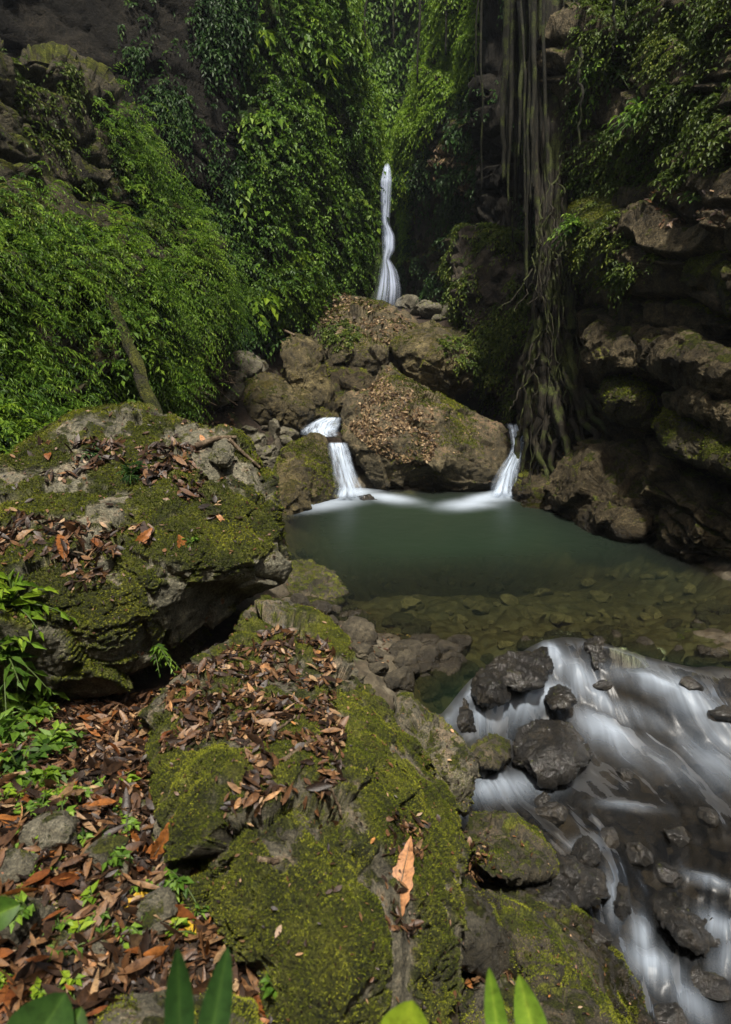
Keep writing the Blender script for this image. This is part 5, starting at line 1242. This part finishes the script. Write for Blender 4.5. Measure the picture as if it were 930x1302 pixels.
PB = [[(290, 830), (350, 800), (415, 815), (430, 860), (420, 900), (440, 940), (425, 1000), (430, 1045), (400, 1040), (345, 1015), (330, 1060), (280, 1070), (285, 1020), (320, 980), (290, 935), (205, 960), (215, 880), (240, 850)]]
dn = lambda c, n: sstep(-.22, .12, fbm(c * 4.5, 3, seed=91)) + .03
P, N = sample('B', 2500, PB, nz=.3, dens=dn); P2, N2 = sample('B', 700, PB, nz=.3, dens=dn)
P3, N3 = sample('B', 130, [[(485, 1035), (540, 1035), (545, 1090), (520, 1110), (530, 1190), (490, 1180)]], nz=.1)
P4, N4 = sample('B', 260, None, nz=.4)
litter('reddish brown leaf litter on top of the long mossy slab', [lay_leaves(P, N, .045, .42, lift=.02), lay_leaves(P2, N2, .085, .32, lift=.03, tilt=.45), lay_leaves(P3, N3, .05, .4), lay_leaves(P4, N4, .03, .5, tilt=.15)], M['dead'])
PA = [[(-60, 665), (20, 650), (90, 665), (190, 670), (200, 690), (150, 705), (125, 750), (100, 750), (60, 720), (-60, 720)], [(30, 570), (120, 560), (210, 565), (225, 600), (180, 620), (140, 590), (60, 615)], [(200, 560), (250, 570), (280, 640), (270, 670), (230, 630)]]
P, N = sample('A', 1300, PA, nz=.2, dens=patchy(3.5, -.3, .15, 93)); P2, N2 = sample('A', 420, PA, nz=.2, dens=patchy(3.5, -.3, .15, 93)); P3, N3 = sample('A', 380, None, nz=.45)
litter('dry leaf litter caught on the shelves of the huge boulder', [lay_leaves(P, N, .065, .40, lift=.025), lay_leaves(P2, N2, .12, .30, lift=.04, tilt=.45), lay_leaves(P3, N3, .05, .45, tilt=.15)], M['dead'])
PC = [[(440, 510), (470, 490), (495, 466), (520, 490), (550, 520), (560, 560), (545, 592), (500, 590), (470, 570), (445, 545)]]
P, N = sample('C', 3600, PC, front=.05, dens=patchy(2.0, -.3, .25, 97)); P2, N2 = sample('C', 500, None, nz=.3)
litter('small pale brown leaves plastered over the tall boulder', [lay_leaves(P, N, .058, .5, tilt=.25, lift=.025, spread=(.4, 1.6), tone=RNG.random(len(P)) ** .8), lay_leaves(P2, N2, .05, .5, tilt=.2)], M['deadsmall'])
P, N = sample('D1', 2200, [[(384, 395), (430, 372), (475, 385), (525, 410), (525, 440), (490, 440), (440, 415), (395, 415)]], nz=.1)
P2, N2 = sample(['R', 'H0'], 900, [[(815, 245), (935, 240), (935, 285), (840, 290)]], nz=.1); P3, N3 = sample('R', 500, [[(880, 400), (940, 420), (940, 440), (890, 425)], [(860, 530), (930, 560), (930, 575), (860, 550)], [(690, 540), (740, 540), (730, 590), (690, 590)]], nz=.1)
P4, N4 = sample('O', 700, [[(545, 185), (610, 190), (610, 215), (550, 210)], [(555, 228), (605, 230), (605, 250), (555, 250)]], front=.1)
litter('pale dry leaves strewn over the rock shelf below the waterfall', [lay_leaves(P, N, .09, .5, tilt=.35, lift=.02, spread=(.4, 1.5))], M['deadsmall'])
litter('brown dry leaves lying on the ledges of the right cliff', [lay_leaves(P2, N2, .09, .45), lay_leaves(P3, N3, .07, .45)], M['dead'])
litter('dry leaves on the thin ledges of the right flank', [lay_leaves(P4, N4, .16, .45)], M['deadsmall'])
P, N = sample(['terrain'], 900, [[(240, 540), (300, 540), (350, 570), (340, 640), (300, 590)], [(225, 440), (300, 430), (300, 540), (230, 540)]], nz=.2)
P2, N2 = sample('terrain', 500, [[(378, 778), (440, 768), (520, 800), (595, 860), (560, 900), (480, 856)]], nz=.2)
litter('leaf litter on the debris slope and between the cobbles', [lay_leaves(P, N, .10, .42), lay_leaves(P2, N2, .04, .45)], M['dead'])
P, N = sample(['S1', 'S2', 'S3', 'S5', 'B2', 'terrain'], 420, [[(585, 1062), (625, 1075), (632, 1120), (605, 1125), (585, 1110)], [(590, 1240), (650, 1236), (650, 1260), (600, 1262)]], nz=.05)
P2, N2 = sample(['S1', 'S2', 'S3', 'B2', 'G1'], 220, None, nz=.4)
litter('leaves caught in pockets between the stream edge rocks', [lay_leaves(P, N, .045, .45, lift=.03), lay_leaves(P2, N2, .022, .5, tilt=.15)], M['dead'])

# moss as fine upright blades on the near rocks
def moss(label, keys, n, ln, wd, poly=None, nz=.1, f=3.0, seed=1, th=(-.05, .2), lime=None):
    P, N = sample(keys, n, poly, nz=nz, dens=lambda c, nn: sstep(th[0], th[1], fbm(c * f, 4, seed=seed) + .25 * fbm(c * f * 6, 2, seed=seed + 2)) * np.clip(nn[:, 2] + .35, .1, 1))
    m = len(P); D = nrmz(N + RNG.normal(size=(m, 3)) * .75); S = nrmz(np.cross(D, RNG.normal(size=(m, 3))))
    L = (ln * RNG.uniform(.5, 1.3, m))[:, None]; w = (wd * RNG.uniform(.6, 1.3, m))[:, None]
    V = np.stack([P - S * w - N * .002, P + S * w - N * .002, P + D * L], 1).reshape(-1, 3)
    t = np.clip(.58 + .8 * fbm(P * f * 1.7, 3, seed=seed + 5) + RNG.normal(size=m) * .16, 0, 1)
    return tag(link('moss', mesh('moss', V, np.arange(m * 3).reshape(m, 3), M['moss'], smooth=False, attrs=dict(tone=np.repeat(t, 3)))), label, 'moss', kind='stuff')
M['moss'] = leaf_mat('moss_blades', [(.0, (.018, .026, .004)), (.35, (.055, .075, .008)), (.7, (.13, .155, .015)), (1, (.25, .26, .03))], trans=.3, rough=.8, spec=.1)
moss('moss growing in patches over the huge boulder', 'A', 150000, .014, .0045, f=1.9, seed=3, th=(-.15, -.01))
moss('thick moss growing over the long slab', ['B', 'B2', 'S6', 'S7', 'S9'], 230000, .0085, .0024, f=2.6, seed=7, th=(-.12, .0))
moss('thin moss on the rocks at the stream edge', ['S1', 'S2', 'S3', 'S5', 'W2', 'G1', 'S8'], 60000, .009, .003, f=3, seed=9, th=(.0, .25))
moss('moss on the ochre boulders and the rock shelf', ['D1', 'D2', 'E1', 'E2', 'F', 'F2', 'C'], 60000, .03, .010, f=.9, seed=13, th=(.0, .25), nz=.25)
moss('moss on the cushion of the right cliff', ['H0', 'H1', 'H2'], 60000, .028, .010, f=1.0, seed=15, th=(-.25, .0), nz=.0)
# crumbs
P, N = sample('A', 2600, None, nz=.3); P2, N2 = sample(['B', 'B2', 'S1', 'S3', 'S5'], 3200, None, nz=.3)
litter('small crumbs of dry leaf scattered over the mossy rocks', [lay_leaves(P, N, .022, .5, tilt=.3, spread=(.3, 1.6)), lay_leaves(P2, N2, .012, .5, tilt=.3, spread=(.3, 1.8))], M['dead'])
# large single leaves
def big_leaf(px, py, L, ar, ang, mat, label, tone=.6, curl=-.15, tilt=.12, group='large fallen leaves', fold=.2):
    h = pick(px, py)
    if h is None: return
    P, N = h
    if N[2] < .2: N = nrmz(N + np.array([0, 0, .5]))
    # direction whose picture angle is ang (degrees, 0 = right, 90 = up)
    q = pick(px + 6 * math.cos(R(ang)), py - 6 * math.sin(R(ang)))
    D = nrmz((q[0] - P) - N * ((q[0] - P) @ N)) if q is not None else np.array([1, 0, 0])
    D = nrmz(D + N * tilt)
    n = 40; t = np.linspace(0, 1, n); us = np.linspace(-1, 1, 7); S = nrmz(np.cross(D, N)); U = np.cross(S, D)
    w = L * ar * .5 * np.sin(np.pi * np.clip(t, .015, .99) ** .85) ** .85 * (1 + .09 * np.sin(t * 43))
    c = (t - .5)[:, None] * L * D + U * (curl * L * (2 * t - 1) ** 2)[:, None] + U * (.03 * L)
    V = c[:, None] + S * (w[:, None] * us[None])[..., None] + U * (fold * w[:, None] * (np.abs(us)[None]) + .10 * w[:, None] * np.sin(t * 9)[:, None] * us[None])[..., None]
    V = V.reshape(-1, 3); q4 = gridfaces(7, n)
    V += U * (.03 * L * fbm(V / L * 4, 3, seed=int(px)))[:, None]
    allV = np.concatenate([V, V - U * .0012]); Q = np.concatenate([q4, q4[:, ::-1] + len(V)])
    o = link('fallen_leaf', mesh('fallen_leaf', allV, Q, M[mat], attrs=dict(tone=np.full(len(allV), tone)))); o.location = P + N * .012
    # midrib
    rib, rf, rt = tube([c[0] * 1.12, c[n // 3] + U * .001, c[2 * n // 3] + U * .001, c[-1]], .0022 * L / .1 * .7, .0006, seg=5, lump=0)
    link('midrib', mesh('midrib', rib, [rf, rt], M['twig']), o)
    return tag(o, label, 'leaf', group)
BL = [(512, 1122, .205, .27, 80, 'tan', 'big tan serrated leaf lying on the long slab', .6), (242, 1180, .15, .25, 75, 'yellow', 'curled bright yellow leaf in the crevice beside the slab', .6), (79, 694, .17, .36, 110, 'orange', 'stiff orange leaf standing on the shelf of the huge boulder', .6),
      (122, 690, .16, .26, 130, 'orange', 'thin orange brown leaf right of the stiff orange one', .3), (182, 686, .22, .34, 40, 'orange', 'broad curled orange leaf on the shelf of the huge boulder', .5), (229, 690, .12, .6, 120, 'orange', 'round orange leaf alone on the moss of the huge boulder', .8),
      (208, 1066, .17, .25, 65, 'orange', 'upright orange leaf leaning on the left flank of the slab', .7), (172, 1068, .15, .35, 120, 'orange', 'orange leaf left of the upright one', .6), (158, 1078, .14, .22, 105, 'tan', 'narrow tan leaf beside the orange pair', .3), (130, 1212, .15, .30, 45, 'tan', 'tan oval leaf lying in the lower litter', .7),
      (58, 1092, .12, .6, 150, 'orange', 'crumpled orange leaf beside the mossy hummock', .6), (175, 1148, .14, .28, 15, 'yellow', 'half yellow leaf lying level in the litter', .2), (260, 1195, .19, .40, 110, 'dead', 'broad red brown leaf in the crevice by the yellow leaf', .55), (240, 888, .15, .4, 85, 'tan', 'tan curled leaf at the upper left of the slab litter', .3),
      (316, 930, .11, .38, 70, 'orange', 'red orange leaf on the moss in the middle of the slab', .1), (213, 938, .09, .45, 50, 'orange', 'small red leaf on the left rim of the slab', .1), (338, 850, .10, .4, 10, 'tan', 'pale folded leaf at the head of the slab', .9), (258, 560, .12, .3, 120, 'tan', 'pale leaf on the top of the huge boulder', .7),
      (15, 1275, .24, .28, 60, 'orange', 'long brown orange leaf in the bottom left corner', .2), (40, 1245, .18, .3, 140, 'dead', 'dark brown leaf above the corner leaf', .5), (20, 1050, .14, .35, 70, 'orange', 'orange leaf at the left edge of the litter', .4), (95, 985, .11, .4, 20, 'dead', 'brown leaf in front of the plant cluster', .6),
      (214, 1145, .14, .2, 85, 'orange', 'thin upright orange leaf at the slab foot', .4), (222, 1192, .10, .35, 5, 'orange', 'short orange leaf left of the yellow one', .6), (612, 1125, .06, .35, 10, 'orange', 'orange leaf in the pocket between stream rocks', .9), (626, 1120, .05, .3, 160, 'yellow', 'small yellow leaf in the pocket between stream rocks', .5),
      (598, 1252, .05, .4, 100, 'orange', 'tiny orange leaf in the lower rock pocket', .9), (145, 925, .15, .25, 100, 'dead', 'long brown leaf in the gap under the boulder', .45), (176, 1030, .13, .28, 80, 'tan', 'pale brown leaf against the slab', .4), (330, 640 + 230, .12, .3, 150, 'dead', 'reddish leaf on the slab litter', .4),
      (0, 690, .15, .3, 30, 'tan', 'pale leaf at the left end of the boulder shelf', .5), (30, 682, .13, .3, 35, 'dead', 'greyish leaf on the left of the boulder shelf', .85), (280, 660, .11, .28, 130, 'tan', 'pale leaf on the right shoulder of the huge boulder', .8), (62, 580, .09, .5, 100, 'orange', 'small orange leaf on the upper rim of the huge boulder', .4)]
for a in BL:
    px, py, L, ar, ang, mat, lab, tone = a
    big_leaf(px, py, L * (1.6 if lab.startswith('big tan') else .9 if lab.startswith('broad curled') else 1.2), ar, ang, mat, lab, tone, **(dict(curl=-.02, tilt=.02, fold=.12) if lab.startswith('big tan') else {}))

# ------------------------------------------------------------------ light, world, camera
ELEV, AZ = R(67), R(178)      # AZ measured from +Y towards +X
def haze():
    lo, hi = np.array([-75., -75., -8.]), np.array([75., 95., 60.])
    V = np.array([[(lo, hi)[i][0], (lo, hi)[j][1], (lo, hi)[k][2]] for i in (0, 1) for j in (0, 1) for k in (0, 1)])
    F = np.array([[0, 1, 3, 2], [4, 6, 7, 5], [0, 4, 5, 1], [2, 3, 7, 6], [0, 2, 6, 4], [1, 5, 7, 3]])
    k = NT('gorge_haze'); v = k.n('VolumePrincipled', {'Color': (.80, .88, 1.0), 'Density': HAZE, 'Anisotropy': .2})
    k.t.links.new(v.outputs[0], k.out.inputs['Volume'])
    tag(link('haze', mesh('haze', V, F, k.m, smooth=False)), 'thin moist haze filling the gorge', 'haze', kind='stuff')
HAZE = .0005
haze()
sc = bpy.context.scene
w = bpy.data.worlds.new('World'); sc.world = w; w.use_nodes = True
nt = w.node_tree; nt.nodes.clear()
sky = nt.nodes.new('ShaderNodeTexSky'); sky.sky_type = 'NISHITA'; sky.sun_disc = False; sky.sun_elevation = ELEV; sky.sun_rotation = AZ
sky.air_density = 1.0; sky.dust_density = 2.5; sky.ozone_density = 1.0
bg = nt.nodes.new('ShaderNodeBackground'); bg.inputs[1].default_value = .10
wo = nt.nodes.new('ShaderNodeOutputWorld'); mx = nt.nodes.new('ShaderNodeMix'); mx.data_type = 'RGBA'; mx.blend_type = 'MULTIPLY'; mx.inputs[0].default_value = 1; mx.inputs[7].default_value = (1.0, .88, .68, 1)
nt.links.new(sky.outputs[0], mx.inputs[6]); nt.links.new(mx.outputs[2], bg.inputs[0]); nt.links.new(bg.outputs[0], wo.inputs[0])
sl = bpy.data.lights.new('sun', 'SUN'); sl.energy = 2.8; sl.angle = R(4); sl.color = (1, .95, .86)
so = bpy.data.objects.new('sun', sl); C.objects.link(so)
sd = Vector((math.sin(AZ) * math.cos(ELEV), math.cos(AZ) * math.cos(ELEV), math.sin(ELEV)))
so.rotation_euler = sd.to_track_quat('Z', 'Y').to_euler(); so.location = sd * 40
cam = bpy.data.cameras.new('camera'); co = bpy.data.objects.new('camera', cam); C.objects.link(co)
co.location = (0, 0, CAMZ); co.rotation_euler = (R(90) - PITCH, 0, 0)
cam.sensor_fit = 'VERTICAL'; cam.sensor_height = 36; cam.lens = 36 * FPX / PH
cam.clip_start = .05; cam.clip_end = 500
sc.camera = co
cam.dof.use_dof = True; cam.dof.focus_distance = 5.5; cam.dof.aperture_fstop = 2.8
sc.view_settings.view_transform = 'Standard'; sc.view_settings.look = 'None'; sc.view_settings.gamma = 1; sc.view_settings.exposure = 1.5
cy = sc.cycles
cy.max_bounces = 8; cy.diffuse_bounces = 3; cy.glossy_bounces = 3; cy.transparent_max_bounces = 16; cy.transmission_bounces = 4
cy.volume_bounces = 0; cy.use_denoising = True; cy.sample_clamp_indirect = 4; cy.caustics_reflective = False; cy.caustics_refractive = False
sc.render.use_persistent_data = False
